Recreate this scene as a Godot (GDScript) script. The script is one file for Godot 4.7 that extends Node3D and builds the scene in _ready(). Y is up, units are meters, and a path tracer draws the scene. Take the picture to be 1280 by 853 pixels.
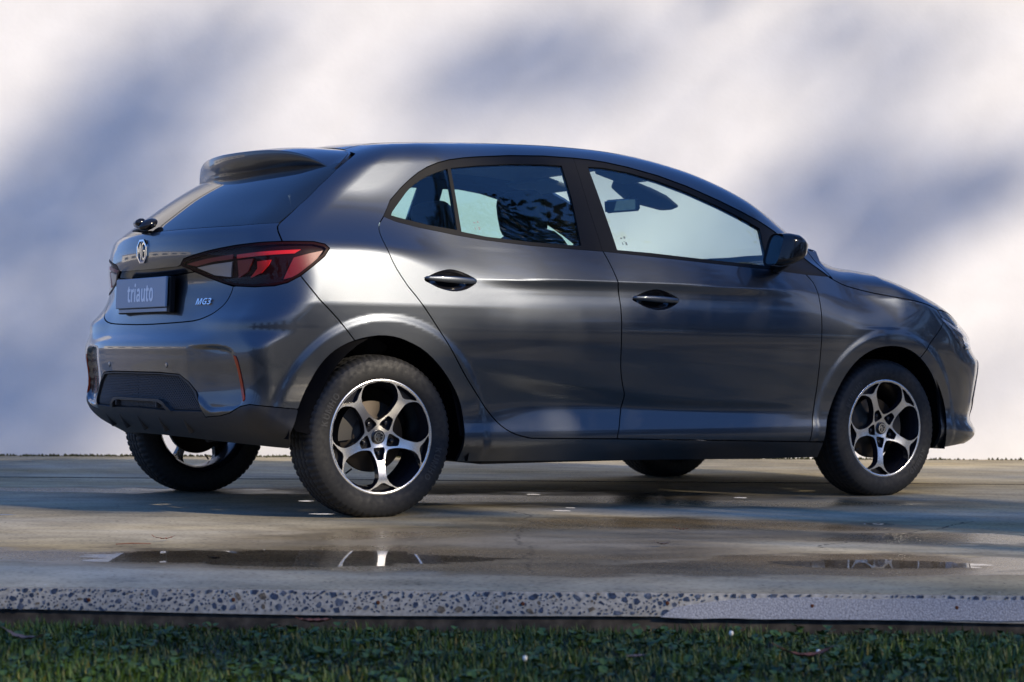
extends Node3D
# A dark grey hatchback parked on wet concrete in front of a sunlit rendered wall.
# Car frame: x towards the front (rear axle at 0), y up from the ground, z towards the car's right side.

const RF := 0.7
const CX := 0.1
const CF := 2.9
const CY := 0.35
const HALF := 1.0996
const MID := -1.4496          # the car's centre line at the rear, in the side map
const MIDF := 4.2496          # the same at the front
const WHEELBASE := 2.57

var mats := {}
var tabs := {}
var rng := RandomNumberGenerator.new()
var taken := {}
var car: Node3D

func _ready() -> void:
	rng.seed = 4
	setup_view()
	make_materials()
	build_place()
	body_tables()
	build_car()
	build_trees()
	build_small_things()

# ------------------------------------------------------------------ camera, sky, sun
func setup_view() -> void:
	var cam := Camera3D.new()
	cam.name = "camera"
	cam.fov = rad_to_deg(2.0 * atan(426.5 / 2412.55))
	cam.basis = Basis(Vector3.RIGHT, deg_to_rad(0.508)) * Basis(Vector3.BACK, deg_to_rad(0.465))
	cam.position = Vector3(0, 0.603, 0)
	cam.far = 600.0
	cam.near = 0.1
	var ca := CameraAttributesPhysical.new()
	ca.frustum_focus_distance = 7.4
	ca.exposure_aperture = 5.0
	ca.frustum_focal_length = 67.88
	ca.frustum_near = 0.1
	ca.frustum_far = 600.0
	cam.attributes = ca
	add_child(cam)
	var sky_m := ProceduralSkyMaterial.new()
	sky_m.sky_top_color = Color(0.26, 0.42, 0.69)
	sky_m.sky_horizon_color = Color(0.53, 0.66, 0.84)
	sky_m.sky_curve = 0.16
	sky_m.sky_energy_multiplier = 1.2
	sky_m.ground_bottom_color = Color(0.25, 0.24, 0.22)
	sky_m.ground_horizon_color = Color(0.5, 0.52, 0.55)
	var sk := Sky.new()
	sk.sky_material = sky_m
	var env := Environment.new()
	env.background_mode = Environment.BG_SKY
	env.sky = sk
	env.tonemap_mode = Environment.TONE_MAPPER_LINEAR
	env.tonemap_exposure = 1.24
	env.sdfgi_enabled = true
	env.ssao_enabled = true
	env.ssil_enabled = true
	var we := WorldEnvironment.new()
	we.name = "environment"
	we.environment = env
	add_child(we)
	var sun := DirectionalLight3D.new()
	sun.name = "sun"
	sun.light_energy = 1.6
	sun.light_color = Color(1.0, 0.935, 0.83)
	sun.light_angular_distance = 0.8
	sun.shadow_enabled = true
	sun.sky_mode = DirectionalLight3D.SKY_MODE_LIGHT_ONLY
	sun.basis = Basis.looking_at(-sun_dir(), Vector3.UP)
	add_child(sun)

func sun_dir() -> Vector3:      # from the scene towards the sun
	var el := deg_to_rad(24.0)
	var az := deg_to_rad(57.0)
	return Vector3(sin(az) * cos(el), sin(el), cos(az) * cos(el))

# ------------------------------------------------------------------ small helpers
func numbered(n: String) -> String:
	if not taken.has(n):
		taken[n] = 0
		return n
	taken[n] += 1
	return "%s_%03d" % [n, taken[n]]

func tag(o: Node3D, label := "", category := "", group := "", kind := "") -> Node3D:
	if label != "": o.set_meta("label", label)
	if category != "": o.set_meta("category", category)
	if group != "": o.set_meta("group", group)
	if kind != "": o.set_meta("kind", kind)
	return o

func base(called: String, at := Vector3.ZERO, turn := 0.0) -> Node3D:
	var o := Node3D.new()
	o.name = numbered(called)
	add_child(o)
	o.position = at
	o.rotation.y = turn
	return o

func acc() -> Dictionary:
	return {"v": PackedVector3Array(), "n": PackedVector3Array(), "i": PackedInt32Array(), "t": PackedVector2Array()}

func join(list: Array) -> Dictionary:
	var r := acc()
	for a in list:
		var k: int = r.v.size()
		r.v.append_array(a.v)
		r.n.append_array(a.n)
		if a.t.size(): r.t.append_array(a.t)
		var ii: PackedInt32Array = a.i.duplicate()
		for q in ii.size(): ii[q] += k
		r.i.append_array(ii)
	return r

func flip(a: Dictionary) -> Dictionary:      # the mirror image on the car's other side
	var r := acc()
	r.v = a.v.duplicate()
	r.n = a.n.duplicate()
	r.i = a.i.duplicate()
	r.t = a.t.duplicate()
	for k in r.v.size():
		r.v[k].z = -r.v[k].z
		r.n[k].z = -r.n[k].z
	for k in range(0, r.i.size(), 3):
		var s: int = r.i[k]
		r.i[k] = r.i[k + 1]
		r.i[k + 1] = s
	return r

func moved(a: Dictionary, x: Transform3D) -> Dictionary:
	var r := acc()
	r.v = a.v.duplicate()
	r.n = a.n.duplicate()
	r.i = a.i
	r.t = a.t
	var nb := x.basis.inverse().transposed()
	for k in r.v.size():
		r.v[k] = x * r.v[k]
		r.n[k] = (nb * r.n[k]).normalized()
	return r

func mk(called: String, parent: Node, mat: Material, a: Dictionary) -> MeshInstance3D:
	var o := MeshInstance3D.new()
	o.name = numbered(called) if parent == self else called
	var arr := []
	arr.resize(Mesh.ARRAY_MAX)
	arr[Mesh.ARRAY_VERTEX] = a.v
	arr[Mesh.ARRAY_NORMAL] = a.n
	if a.t.size() == a.v.size() and a.v.size() > 0: arr[Mesh.ARRAY_TEX_UV] = a.t
	arr[Mesh.ARRAY_INDEX] = a.i
	var m := ArrayMesh.new()
	m.add_surface_from_arrays(Mesh.PRIMITIVE_TRIANGLES, arr)
	m.surface_set_material(0, mat)
	o.mesh = m
	parent.add_child(o, true)
	return o

func tri(a: Dictionary, p: Vector3, q: Vector3, r: Vector3) -> void:     # seen from outside p, q, r run clockwise
	var k: int = a.v.size()
	var n := (r - p).cross(q - p).normalized()
	a.v.append(p); a.v.append(q); a.v.append(r)
	a.n.append(n); a.n.append(n); a.n.append(n)
	a.i.append(k); a.i.append(k + 1); a.i.append(k + 2)

func quad(a: Dictionary, p: Vector3, q: Vector3, r: Vector3, s: Vector3) -> void:
	tri(a, p, q, r)
	tri(a, p, r, s)

func box(a: Dictionary, x: Transform3D, size: Vector3, bevel := 0.004) -> void:
	# a box with chamfered edges: six faces, twelve edge strips, eight corners
	var h := size * 0.5
	var b: float = min(bevel, min(h.x, min(h.y, h.z)) * 0.9)
	var s := func(sx, sy, sz, ax):
		var d := Vector3(h.x if ax == 0 else h.x - b, h.y if ax == 1 else h.y - b, h.z if ax == 2 else h.z - b)
		return x * Vector3(sx * d.x, sy * d.y, sz * d.z)
	var c := x.origin
	var face := func(pts: Array):
		var p: Vector3 = pts[0]
		var n: Vector3 = (pts[2] - p).cross(pts[1] - p)
		var mid := Vector3.ZERO
		for q in pts: mid += q
		mid /= pts.size()
		if n.dot(mid - c) < 0.0: pts.reverse()
		for k in range(1, pts.size() - 1): tri(a, pts[0], pts[k], pts[k + 1])
	for e in [-1.0, 1.0]:
		face.call([s.call(e, -1, -1, 0), s.call(e, 1, -1, 0), s.call(e, 1, 1, 0), s.call(e, -1, 1, 0)])
		face.call([s.call(-1, e, -1, 1), s.call(1, e, -1, 1), s.call(1, e, 1, 1), s.call(-1, e, 1, 1)])
		face.call([s.call(-1, -1, e, 2), s.call(1, -1, e, 2), s.call(1, 1, e, 2), s.call(-1, 1, e, 2)])
		for f in [-1.0, 1.0]:
			face.call([s.call(e, f, -1, 0), s.call(e, f, 1, 0), s.call(e, f, 1, 1), s.call(e, f, -1, 1)])
			face.call([s.call(e, -1, f, 0), s.call(e, 1, f, 0), s.call(e, 1, f, 2), s.call(e, -1, f, 2)])
			face.call([s.call(-1, e, f, 1), s.call(1, e, f, 1), s.call(1, e, f, 2), s.call(-1, e, f, 2)])
			for g in [-1.0, 1.0]:
				face.call([s.call(e, f, g, 0), s.call(e, f, g, 1), s.call(e, f, g, 2)])

func at(p: Vector3, e := Vector3.ZERO) -> Transform3D:
	return Transform3D(Basis.from_euler(e), p)

func grid(a: Dictionary, rows: Array, close_u := false, close_v := false, flip_n := false) -> void:
	# rows of points, smooth; seen from outside the rows run up and the points run to the right
	var nr := rows.size()
	var nc: int = rows[0].size()
	var k: int = a.v.size()
	for r in nr:
		for c in nc:
			var cl: int = (c - 1 + nc) % nc if close_u else max(c - 1, 0)
			var cr2: int = (c + 1) % nc if close_u else min(c + 1, nc - 1)
			var rl: int = (r - 1 + nr) % nr if close_v else max(r - 1, 0)
			var rr: int = (r + 1) % nr if close_v else min(r + 1, nr - 1)
			var du: Vector3 = rows[r][cr2] - rows[r][cl]
			var dv: Vector3 = rows[rr][c] - rows[rl][c]
			if du.length_squared() < 1e-14:
				var ro: int = rr if r == 0 else rl
				du = rows[ro][cr2] - rows[ro][cl]
			var n := du.cross(dv).normalized()
			a.v.append(rows[r][c])
			a.n.append(-n if flip_n else n)
	for r in (nr if close_v else nr - 1):
		for c in (nc if close_u else nc - 1):
			var p := k + r * nc + c
			var q := k + r * nc + (c + 1) % nc
			var s := k + ((r + 1) % nr) * nc + c
			var t := k + ((r + 1) % nr) * nc + (c + 1) % nc
			if flip_n:
				for w in [p, q, t, p, t, s]: a.i.append(w)
			else:
				for w in [p, t, q, p, s, t]: a.i.append(w)

func lathe(a: Dictionary, prof: Array, segs: int, x := Transform3D.IDENTITY, from := 0.0, to := TAU) -> void:
	# prof: Vector2(radius, along z); turned about z
	var rows := []
	var full := is_equal_approx(to - from, TAU)
	for p in prof:
		var row := []
		for s in (segs if full else segs + 1):
			var t := from + (to - from) * s / segs
			row.append(x * Vector3(p.x * cos(t), p.x * sin(t), p.y))
		rows.append(row)
	grid(a, rows, full)

func tube(a: Dictionary, path: Array, rad: Array, segs := 8, squash := 1.0, upv := Vector3.UP) -> void:
	var rows := []
	for k in path.size():
		var d: Vector3 = (path[min(k + 1, path.size() - 1)] - path[max(k - 1, 0)]).normalized()
		var s := d.cross(upv).normalized()
		if s.length_squared() < 0.5: s = d.cross(Vector3.RIGHT).normalized()
		var u := s.cross(d)
		var row := []
		for j in segs:
			var t := TAU * j / segs
			row.append(path[k] + (s * cos(t) + u * sin(t) * squash) * rad[k])
		rows.append(row)
	var first := []
	var last := []
	for j in segs:
		first.append(path[0])
		last.append(path[-1])
	rows.push_front(first)
	rows.append(last)
	grid(a, rows, true, false, true)

func prism(a: Dictionary, poly: PackedVector2Array, x: Transform3D, depth: float, bevel := 0.0) -> void:
	# poly in the xy plane, front face at z = depth
	var pl := poly.duplicate()
	if Geometry2D.is_polygon_clockwise(pl): pl.reverse()
	var top := pl
	if bevel > 0.0:
		var o := Geometry2D.offset_polygon(pl, -bevel)
		if o.size() and o[0].size() == pl.size(): top = o[0]
	var idx := Geometry2D.triangulate_polygon(top)
	for k in range(0, idx.size(), 3):
		var p: Array = [top[idx[k]], top[idx[k + 1]], top[idx[k + 2]]]
		if (p[1] - p[0]).cross(p[2] - p[0]) > 0.0: p.reverse()
		tri(a, x * Vector3(p[0].x, p[0].y, depth), x * Vector3(p[1].x, p[1].y, depth), x * Vector3(p[2].x, p[2].y, depth))
	var n := pl.size()
	var low := depth - bevel
	if top == pl: low = depth
	for k in n:
		var b0 := pl[k]
		var b1 := pl[(k + 1) % n]
		quad(a, x * Vector3(b0.x, b0.y, low), x * Vector3(b1.x, b1.y, low), x * Vector3(b1.x, b1.y, 0), x * Vector3(b0.x, b0.y, 0))

func vec2s(f: Array) -> PackedVector2Array:
	var r := PackedVector2Array()
	for k in range(0, f.size(), 2): r.append(Vector2(f[k], f[k + 1]))
	return r

func rev(p: PackedVector2Array) -> PackedVector2Array:
	var r := p.duplicate()
	r.reverse()
	return r

func smooth_line(p: PackedVector2Array, per := 4) -> PackedVector2Array:
	# a curve through the points
	var r := PackedVector2Array()
	var n := p.size()
	for k in n - 1:
		var a := p[max(k - 1, 0)]
		var d := p[min(k + 2, n - 1)]
		for j in per:
			r.append(p[k].cubic_interpolate(p[k + 1], a, d, float(j) / per))
	r.append(p[n - 1])
	return r

func smooth_loop(p: PackedVector2Array, per := 4) -> PackedVector2Array:
	var r := PackedVector2Array()
	var n := p.size()
	for k in n:
		for j in per:
			r.append(p[k].cubic_interpolate(p[(k + 1) % n], p[(k - 1 + n) % n], p[(k + 2) % n], float(j) / per))
	return r

func text(called: String, parent: Node, words: String, size: float, depth: float, mat: Material, x: Transform3D, font := "Droid Sans") -> MeshInstance3D:
	var t := TextMesh.new()
	var f := SystemFont.new()
	f.font_names = PackedStringArray([font])
	f.font_weight = 700
	t.font = f
	t.text = words
	t.font_size = 64
	t.pixel_size = size / 64.0
	t.depth = depth
	t.curve_step = 2.0
	t.material = mat
	var o := MeshInstance3D.new()
	o.name = called
	o.mesh = t
	parent.add_child(o, true)
	o.transform = x
	return o
# ------------------------------------------------------------------ the shape of the body
func body_tables() -> void:
	var k := {
		"ZC": [-0.6, 0.905, 0.3, 0.905, 0.7, 0.912, 1.1, 0.915, 1.6, 0.911, 2.2, 0.902, 2.6, 0.885, 3, 0.835, 3.4, 0.74],
		"ZS": [-0.5, 1.012, -0.24, 1.018, 0, 1.016, 0.28, 0.975, 0.5, 0.94, 0.8, 0.915],
		"ZB": [-0.4, 1.12, -0.2, 1.125, 0.02, 1.135, 0.18, 1.102, 0.34, 1.079, 0.5, 1.065, 0.7, 1.053, 1.04, 1.041, 1.28, 1.028, 1.64, 1.009, 1.91, 0.997, 2.25, 0.975, 2.7, 0.93, 3.4, 0.8],
		"PLAN": [-0.7, 0.872, -0.3, 0.888, 0, 0.8935, 0.5, 0.886, 1, 0.884, 1.6, 0.886, 2.2, 0.892, 2.57, 0.8935, 2.9, 0.872, 3.2, 0.82, 3.5, 0.74],
		"LOW": [0.1, -0.1, 0.16, -0.062, 0.2, -0.04, 0.235, -0.022, 0.265, -0.012, 0.31, -0.011, 0.35, -0.019, 0.42, -0.02, 0.5, -0.013, 0.6, -0.004, 0.7, 0.001, 0.76, 0.002],
		"UNDER": [0, 0, 0.012, -0.0055, 0.03, -0.0095, 0.055, -0.0085, 0.1, -0.003, 0.16, 0.002, 0.3, 0.002],
		"ZH": [0.2, 0.6, 0.6, 0.52, 1.1, 0.455, 2.1, 0.4],
		"XR": [0.2, -0.41, 0.27, -0.495, 0.33, -0.58, 0.4, -0.628, 0.47, -0.634, 0.53, -0.637, 0.6, -0.642, 0.652, -0.64, 0.69, -0.612, 0.735, -0.596, 0.77, -0.59, 0.82, -0.586, 0.9, -0.582, 0.945, -0.6, 0.99, -0.609, 1.04, -0.606, 1.085, -0.59, 1.11, -0.563, 1.2, -0.453, 1.3, -0.313, 1.36, -0.22, 1.45, -0.07],
		"XRS": [0.2, -0.41, 0.27, -0.495, 0.33, -0.58, 0.4, -0.628, 0.47, -0.634, 0.53, -0.637, 0.6, -0.64, 0.652, -0.634, 0.69, -0.625, 0.735, -0.613, 0.77, -0.604, 0.82, -0.595, 0.9, -0.59, 0.945, -0.594, 0.99, -0.598, 1.04, -0.597, 1.085, -0.586, 1.11, -0.563, 1.2, -0.453, 1.3, -0.313, 1.36, -0.22, 1.45, -0.07],
		"BR": [0.25, 0.1, 0.33, 0.07, 0.5, 0.078, 0.645, 0.068, 0.69, 0.068, 0.74, 0.064, 0.77, 0.08, 0.8, 0.095, 1, 0.115, 1.1, 0.14, 1.2, 0.17, 1.45, 0.17],
		"XF": [0.15, 3.33, 0.2, 3.4, 0.25, 3.5, 0.275, 3.51, 0.33, 3.468, 0.4, 3.49, 0.5, 3.51, 0.56, 3.52, 0.6, 3.52, 0.66, 3.47, 0.72, 3.45, 0.78, 3.38, 0.85, 3.28, 0.95, 3.05],
		"TOP": [-0.3, 1.385, -0.1, 1.436, 0.06, 1.461, 0.27, 1.484, 0.5, 1.499, 0.73, 1.51, 1.05, 1.519, 1.3, 1.512, 1.55, 1.482, 1.77, 1.43, 2, 1.335, 2.2, 1.203, 2.3, 1.124, 2.4, 1.078, 2.52, 1.062, 2.7, 1.048, 2.9, 1.018, 3.1, 0.97, 3.2, 0.926, 3.3, 0.868, 3.4, 0.8, 3.5, 0.72],
	}
	for n in k: tabs[n] = table(k[n])

func table(f: Array) -> Array:
	# a curve through the knots, laid down every 2.5 mm
	var n := f.size() / 2
	var m := PackedFloat32Array()
	m.resize(n)
	for k in n:
		if k == 0: m[k] = (f[3] - f[1]) / (f[2] - f[0])
		elif k == n - 1: m[k] = (f[2 * k + 1] - f[2 * k - 1]) / (f[2 * k] - f[2 * k - 2])
		else:
			var h0: float = f[2 * k] - f[2 * k - 2]
			var h1: float = f[2 * k + 2] - f[2 * k]
			var d0: float = (f[2 * k + 1] - f[2 * k - 1]) / h0
			var d1: float = (f[2 * k + 3] - f[2 * k + 1]) / h1
			m[k] = (d0 * h1 + d1 * h0) / (h0 + h1)
	var x0: float = f[0] - 0.4
	var x1: float = f[2 * n - 2] + 0.4
	var count := int((x1 - x0) / 0.0025) + 2
	var out := PackedFloat32Array()
	out.resize(count)
	var k := 0
	for j in count:
		var t := x0 + j * 0.0025
		if t <= f[0]: out[j] = f[1] + (t - f[0]) * m[0]
		elif t >= f[2 * n - 2]: out[j] = f[2 * n - 1] + (t - f[2 * n - 2]) * m[n - 1]
		else:
			while k < n - 2 and t > f[2 * k + 2]: k += 1
			var h: float = f[2 * k + 2] - f[2 * k]
			var s: float = (t - f[2 * k]) / h
			var s2 := s * s
			var s3 := s2 * s
			out[j] = (2 * s3 - 3 * s2 + 1) * f[2 * k + 1] + (s3 - 2 * s2 + s) * h * m[k] + (-2 * s3 + 3 * s2) * f[2 * k + 3] + (s3 - s2) * h * m[k + 1]
	return [x0, out, count - 2]

func lut(tb: Array, t: float) -> float:
	var q: float = (t - tb[0]) * 400.0
	var i := clampi(int(q), 0, tb[2])
	var o: PackedFloat32Array = tb[1]
	var f := clampf(q - i, 0.0, 1.0)
	return o[i] + (o[i + 1] - o[i]) * f

func smax(a: float, b: float, r: float) -> float:
	var h := maxf(r - absf(a - b), 0.0) / r
	return maxf(a, b) + h * h * r * 0.25

func half_width(x: float, z: float) -> float:
	var pl := lut(tabs.PLAN, x)
	var sh := 1.0 - smoothstep(0.25, 0.75, x)
	var lw := lut(tabs.LOW, minf(z, 0.76))
	var w := 0.0
	if sh < 1.0:
		var k := smoothstep(0.60, 0.78, z)
		var ff := pl
		if k < 1.0:
			var zh := lut(tabs.ZH, x)
			var hol := -0.012 * smoothstep(zh + 0.02, zh - 0.05, z) * smoothstep(0.34, 0.42, z) * smoothstep(0.3, 0.8, x) * (1.0 - smoothstep(1.9, 2.15, x))
			ff += (lw + hol) * (1.0 - k)
		if k > 0.0:
			var d := lut(tabs.ZC, x) - z
			ff += k * (lut(tabs.UNDER, minf(d, 0.3)) * (1.0 - 0.7 * smoothstep(2.25, 2.8, x)) if d > 0.0 else 0.36 * d)
		var fr := smoothstep(2.3, 3.0, x)
		if fr < 1.0 and z > 0.75:
			var zb := lut(tabs.ZB, x)
			var e := z - zb
			var gh := pl - 0.015 - 0.36 * (zb - lut(tabs.ZC, x)) - e * 0.56 - 0.10 * maxf(e, 0.0) ** 2 - 0.085 * maxf(x - 1.55, 0.0) ** 2 * (1.0 - fr) - 0.030 * smoothstep(1.95, 2.2, x) * smoothstep(0.0, 0.08, e)
			w = -smax(-ff, -gh, 0.03) * (1.0 - fr) + ff * fr
		else: w = ff
	if sh > 0.0:
		var rr := pl + lw - maxf(z - 0.80, 0.0) * 0.16
		var wr := rr
		if z > 0.75:
			var e2 := pl - 0.035 - (z - lut(tabs.ZS, x)) * (0.85 - 0.43 * smoothstep(-0.05, 0.38, x))
			wr = smax(-smax(-rr, -e2, 0.018), pl - 0.128 - (z - 1.09) * 0.31 - 0.25 * smoothstep(1.04, 0.90, z), 0.05)
		w = w * (1.0 - sh) + wr * sh
	if z < 0.85 and z > 0.15:
		var g := smoothstep(0.15, 0.3, z) * 0.0075
		var r1 := Vector2(x, z - 0.295).length()
		if r1 < 0.475: w += g * (1.0 - smoothstep(0.440, 0.475, r1))
		var r2 := Vector2(x - 2.58, z - 0.30).length()
		if r2 < 0.455: w += g * (1.0 - smoothstep(0.420, 0.455, r2))
	return w

func roof_height(x: float, y: float) -> float:
	return lut(tabs.TOP, x) - 0.035 * (absf(y) / 0.6) ** 2.5

func field(x: float, y: float, z: float) -> float:     # below zero inside the body; y across, z up
	var a := absf(y)
	var g := a - half_width(x, z)
	if z > 1.1 or (x > 2.3 and z > 0.6):
		g = smax(g, z - roof_height(x, y), 0.07 - 0.02 * smoothstep(2.3, 2.5, x))
	if x < 0.25:
		var rc := 0.045 + 0.085 * smoothstep(0.63, 0.70, z) + 0.105 * smoothstep(0.42, 0.30, z)
		g = smax(g, (lerpf(lut(tabs.XR, z), lut(tabs.XRS, z), smoothstep(0.40, 0.70, a)) + lut(tabs.BR, z) * (a / 0.7) ** 2.2 - x) * 0.9, rc)
	if x > 2.6:
		g = smax(g, (x - lut(tabs.XF, z) + 0.19 * (a / 0.7) ** 2.4) * 0.9, 0.16)
	return g

func side_ray(u: float) -> Array:
	if u > 2.8:
		var t := (u - 2.8) / RF
		if t > PI / 2: return [CF, CY - (u - 2.8 - HALF), 1.0, 0.0]
		return [CF, CY, sin(t), cos(t)]
	if u >= 0.0: return [u + CX, 0.0, 0.0, 1.0]
	var t2 := -u / RF
	if t2 > PI / 2: return [CX, CY - (-u - HALF), -1.0, 0.0]
	return [CX, CY, -sin(t2), cos(t2)]

func side_u(x: float, y: float) -> float:
	if x >= CX and x <= CF: return x - CX
	if x < CX:
		if y < CY: return -(HALF + CY - y)
		return -RF * atan2(CX - x, y - CY)
	if y < CY: return 2.8 + HALF + CY - y
	return 2.8 + RF * atan2(x - CF, y - CY)

func side_point(p: Vector2) -> Vector3:
	var r := side_ray(p.x)
	var lo := 0.0
	var hi := 1.1
	var flo := field(r[0], r[1], p.y)
	var fhi := field(r[0] + hi * r[2], r[1] + hi * r[3], p.y)
	var s := hi
	var last := 0
	for k in 22:
		s = lo - flo * (hi - lo) / (fhi - flo) if k < 16 else (lo + hi) * 0.5
		var f := field(r[0] + s * r[2], r[1] + s * r[3], p.y)
		if absf(f) < 2e-5: break
		if f < 0.0:
			lo = s
			flo = f
			if last == -1: fhi *= 0.5
			last = -1
		else:
			hi = s
			fhi = f
			if last == 1: flo *= 0.5
			last = 1
	return Vector3(r[0] + s * r[2], p.y, r[1] + s * r[3])

func top_point(p: Vector2) -> Vector3:      # p: x and y across, seen from above
	var lo := 0.6
	var hi := 1.7
	for k in 16:
		var m := (lo + hi) * 0.5
		if field(p.x, p.y, m) < 0.0: lo = m
		else: hi = m
	return Vector3(p.x, (lo + hi) * 0.5, p.y)

func body_normal(p: Vector3) -> Vector3:
	var e := 0.0015
	var x := p.x
	var y := p.z
	var z := p.y
	return Vector3(field(x + e, y, z) - field(x - e, y, z), field(x, y, z + e) - field(x, y, z - e), field(x, y + e, z) - field(x, y - e, z)).normalized()

func on_body(u: float, z: float, off := 0.0) -> Vector3:
	var p := side_point(Vector2(u, z))
	return p + body_normal(p) * off if off != 0.0 else p

# A panel of the body: the outline (in the side map or seen from above) is filled with a fine grid, cut at the
# outline, laid on the body and given a turned-in edge.
func panel(outline: PackedVector2Array, off: Variant = 0.0, edge := 0.014, step := Vector2(0.016, 0.010), gap := 0.0025, top := false, holes: Array = []) -> Dictionary:
	var a := acc()
	var loops: Array = []
	var pl := outline.duplicate()
	if Geometry2D.is_polygon_clockwise(pl): pl.reverse()
	if gap > 0.0: loops = Geometry2D.offset_polygon(pl, -gap, Geometry2D.JOIN_MITER)
	else: loops = [pl]
	if not top:
		for lp in loops:
			for k in lp.size():
				if absf(lp[k].x - MID) < absf(gap) + 0.002: lp[k].x = MID
				elif absf(lp[k].x - MIDF) < absf(gap) + 0.002: lp[k].x = MIDF
	var place := func(p: Vector2) -> Array:
		var b := top_point(p) if top else side_point(p)
		var n := body_normal(b)
		var o: float = off.call(p) if off is Callable else off
		return [b + n * o, n]
	for lp in loops:
		if lp.size() < 3 or Geometry2D.is_polygon_clockwise(lp): continue
		var lo := Vector2(1e9, 1e9)
		var hi := -lo
		for q in lp:
			lo = lo.min(q)
			hi = hi.max(q)
		lo = (lo / step).floor() * step
		var nx := int((hi.x - lo.x) / step.x) + 1
		var ny := int((hi.y - lo.y) / step.y) + 1
		var touched := PackedByteArray()
		touched.resize(nx * ny)
		for ring in [lp] + holes:
			for k in ring.size():
				var p: Vector2 = ring[k]
				var q: Vector2 = ring[(k + 1) % ring.size()]
				var d: int = int(max(absf(q.x - p.x) / step.x, absf(q.y - p.y) / step.y) * 6.0) + 1
				for j in d + 1:
					var c := ((p.lerp(q, float(j) / d) - lo) / step).floor()
					for ex in [-0.02, 0.02]:
						for ey in [-0.02, 0.02]:
							var c2 := ((p.lerp(q, float(j) / d) - lo) / step + Vector2(ex, ey)).floor()
							if c2.x >= 0 and c2.y >= 0 and c2.x < nx and c2.y < ny: touched[int(c2.y) * nx + int(c2.x)] = 1
		var known := {}
		var put := func(p: Vector2) -> int:
			var key := Vector2i(roundi(p.x * 20000.0), roundi(p.y * 20000.0))
			if known.has(key): return known[key]
			var r: Array = place.call(p)
			var id: int = a.v.size()
			a.v.append(r[0])
			a.n.append(r[1])
			a.t.append(p)
			known[key] = id
			return id
		for j in ny:
			for i in nx:
				var c := PackedVector2Array([lo + Vector2(i, j) * step, lo + Vector2(i + 1, j) * step, lo + Vector2(i + 1, j + 1) * step, lo + Vector2(i, j + 1) * step])
				if touched[j * nx + i] == 0:
					var mid := (c[0] + c[2]) * 0.5
					if not Geometry2D.is_point_in_polygon(mid, lp): continue
					var hole := false
					for h in holes:
						if Geometry2D.is_point_in_polygon(mid, h): hole = true
					if hole: continue
					var w := [put.call(c[0]), put.call(c[1]), put.call(c[2]), put.call(c[3])]
					for q in [w[0], w[2], w[1], w[0], w[3], w[2]]: a.i.append(q)
				else:
					var bits: Array = Geometry2D.intersect_polygons(c, lp)
					for h in holes:
						var rest: Array = []
						for b in bits: rest.append_array(Geometry2D.clip_polygons(b, h))
						bits = rest
					for b in bits:
						var id := Geometry2D.triangulate_polygon(b)
						for k in range(0, id.size(), 3):
							var p: Vector2 = b[id[k]]
							var q: Vector2 = b[id[k + 1]]
							var r: Vector2 = b[id[k + 2]]
							var s := (q - p).cross(r - p)
							if absf(s) < 1e-10: continue
							var w := [put.call(p), put.call(q), put.call(r)]
							if s > 0.0: w = [w[0], w[2], w[1]]
							for e in w: a.i.append(e)
		if off is Callable:       # a dished or domed piece: normals from its own faces
			for k in a.n.size(): a.n[k] = Vector3.ZERO
			for k in range(0, a.i.size(), 3):
				var n: Vector3 = (a.v[a.i[k + 2]] - a.v[a.i[k]]).cross(a.v[a.i[k + 1]] - a.v[a.i[k]])
				for e in 3: a.n[a.i[k + e]] += n
			for k in a.n.size(): a.n[k] = a.n[k].normalized()
		if top:
			for k in range(0, a.i.size(), 3):
				var w: int = a.i[k]
				a.i[k] = a.i[k + 1]
				a.i[k + 1] = w
		if edge > 0.0:
			for ring in [lp] + holes:
				var inner: bool = ring != lp
				var pts := []
				for k in ring.size():
					var p: Vector2 = ring[k]
					var q: Vector2 = ring[(k + 1) % ring.size()]
					var d := int(p.distance_to(q) / 0.03) + 1
					for j in d: pts.append(p.lerp(q, float(j) / d))
				if inner and not Geometry2D.is_polygon_clockwise(ring): pts.reverse()
				var ps := []
				var cut := []
				for p in pts:
					var r: Array = place.call(p)
					ps.append(r[0])
					cut.append(r[0] - r[1] * edge)
				for k in ps.size():
					var m := (k + 1) % ps.size()
					if not top and is_equal_approx(pts[k].x, pts[m].x) and (is_equal_approx(pts[k].x, MID) or is_equal_approx(pts[k].x, MIDF)): continue
					if top: quad(a, ps[m], ps[k], cut[k], cut[m])
					else: quad(a, ps[k], ps[m], cut[m], cut[k])
					for e in 6: a.t.append(pts[k])
	return a

func both(a: Dictionary) -> Dictionary:
	return join([a, flip(a)])

# ------------------------------------------------------------------ materials
func mat(called: String, c: Color, rough := 0.6, metal := 0.0) -> StandardMaterial3D:     # c: real-world linear base colour
	var m := StandardMaterial3D.new()
	m.resource_name = called
	m.albedo_color = Color(c.r, c.g, c.b).linear_to_srgb()
	m.albedo_color.a = c.a
	m.roughness = rough
	m.metallic = metal
	mats[called] = m
	return m

func noise(freq: float, oct := 4, sd := 1, kind := FastNoiseLite.TYPE_SIMPLEX_SMOOTH) -> FastNoiseLite:
	var n := FastNoiseLite.new()
	n.noise_type = kind
	n.frequency = freq
	n.fractal_octaves = oct
	n.seed = sd
	return n

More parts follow.
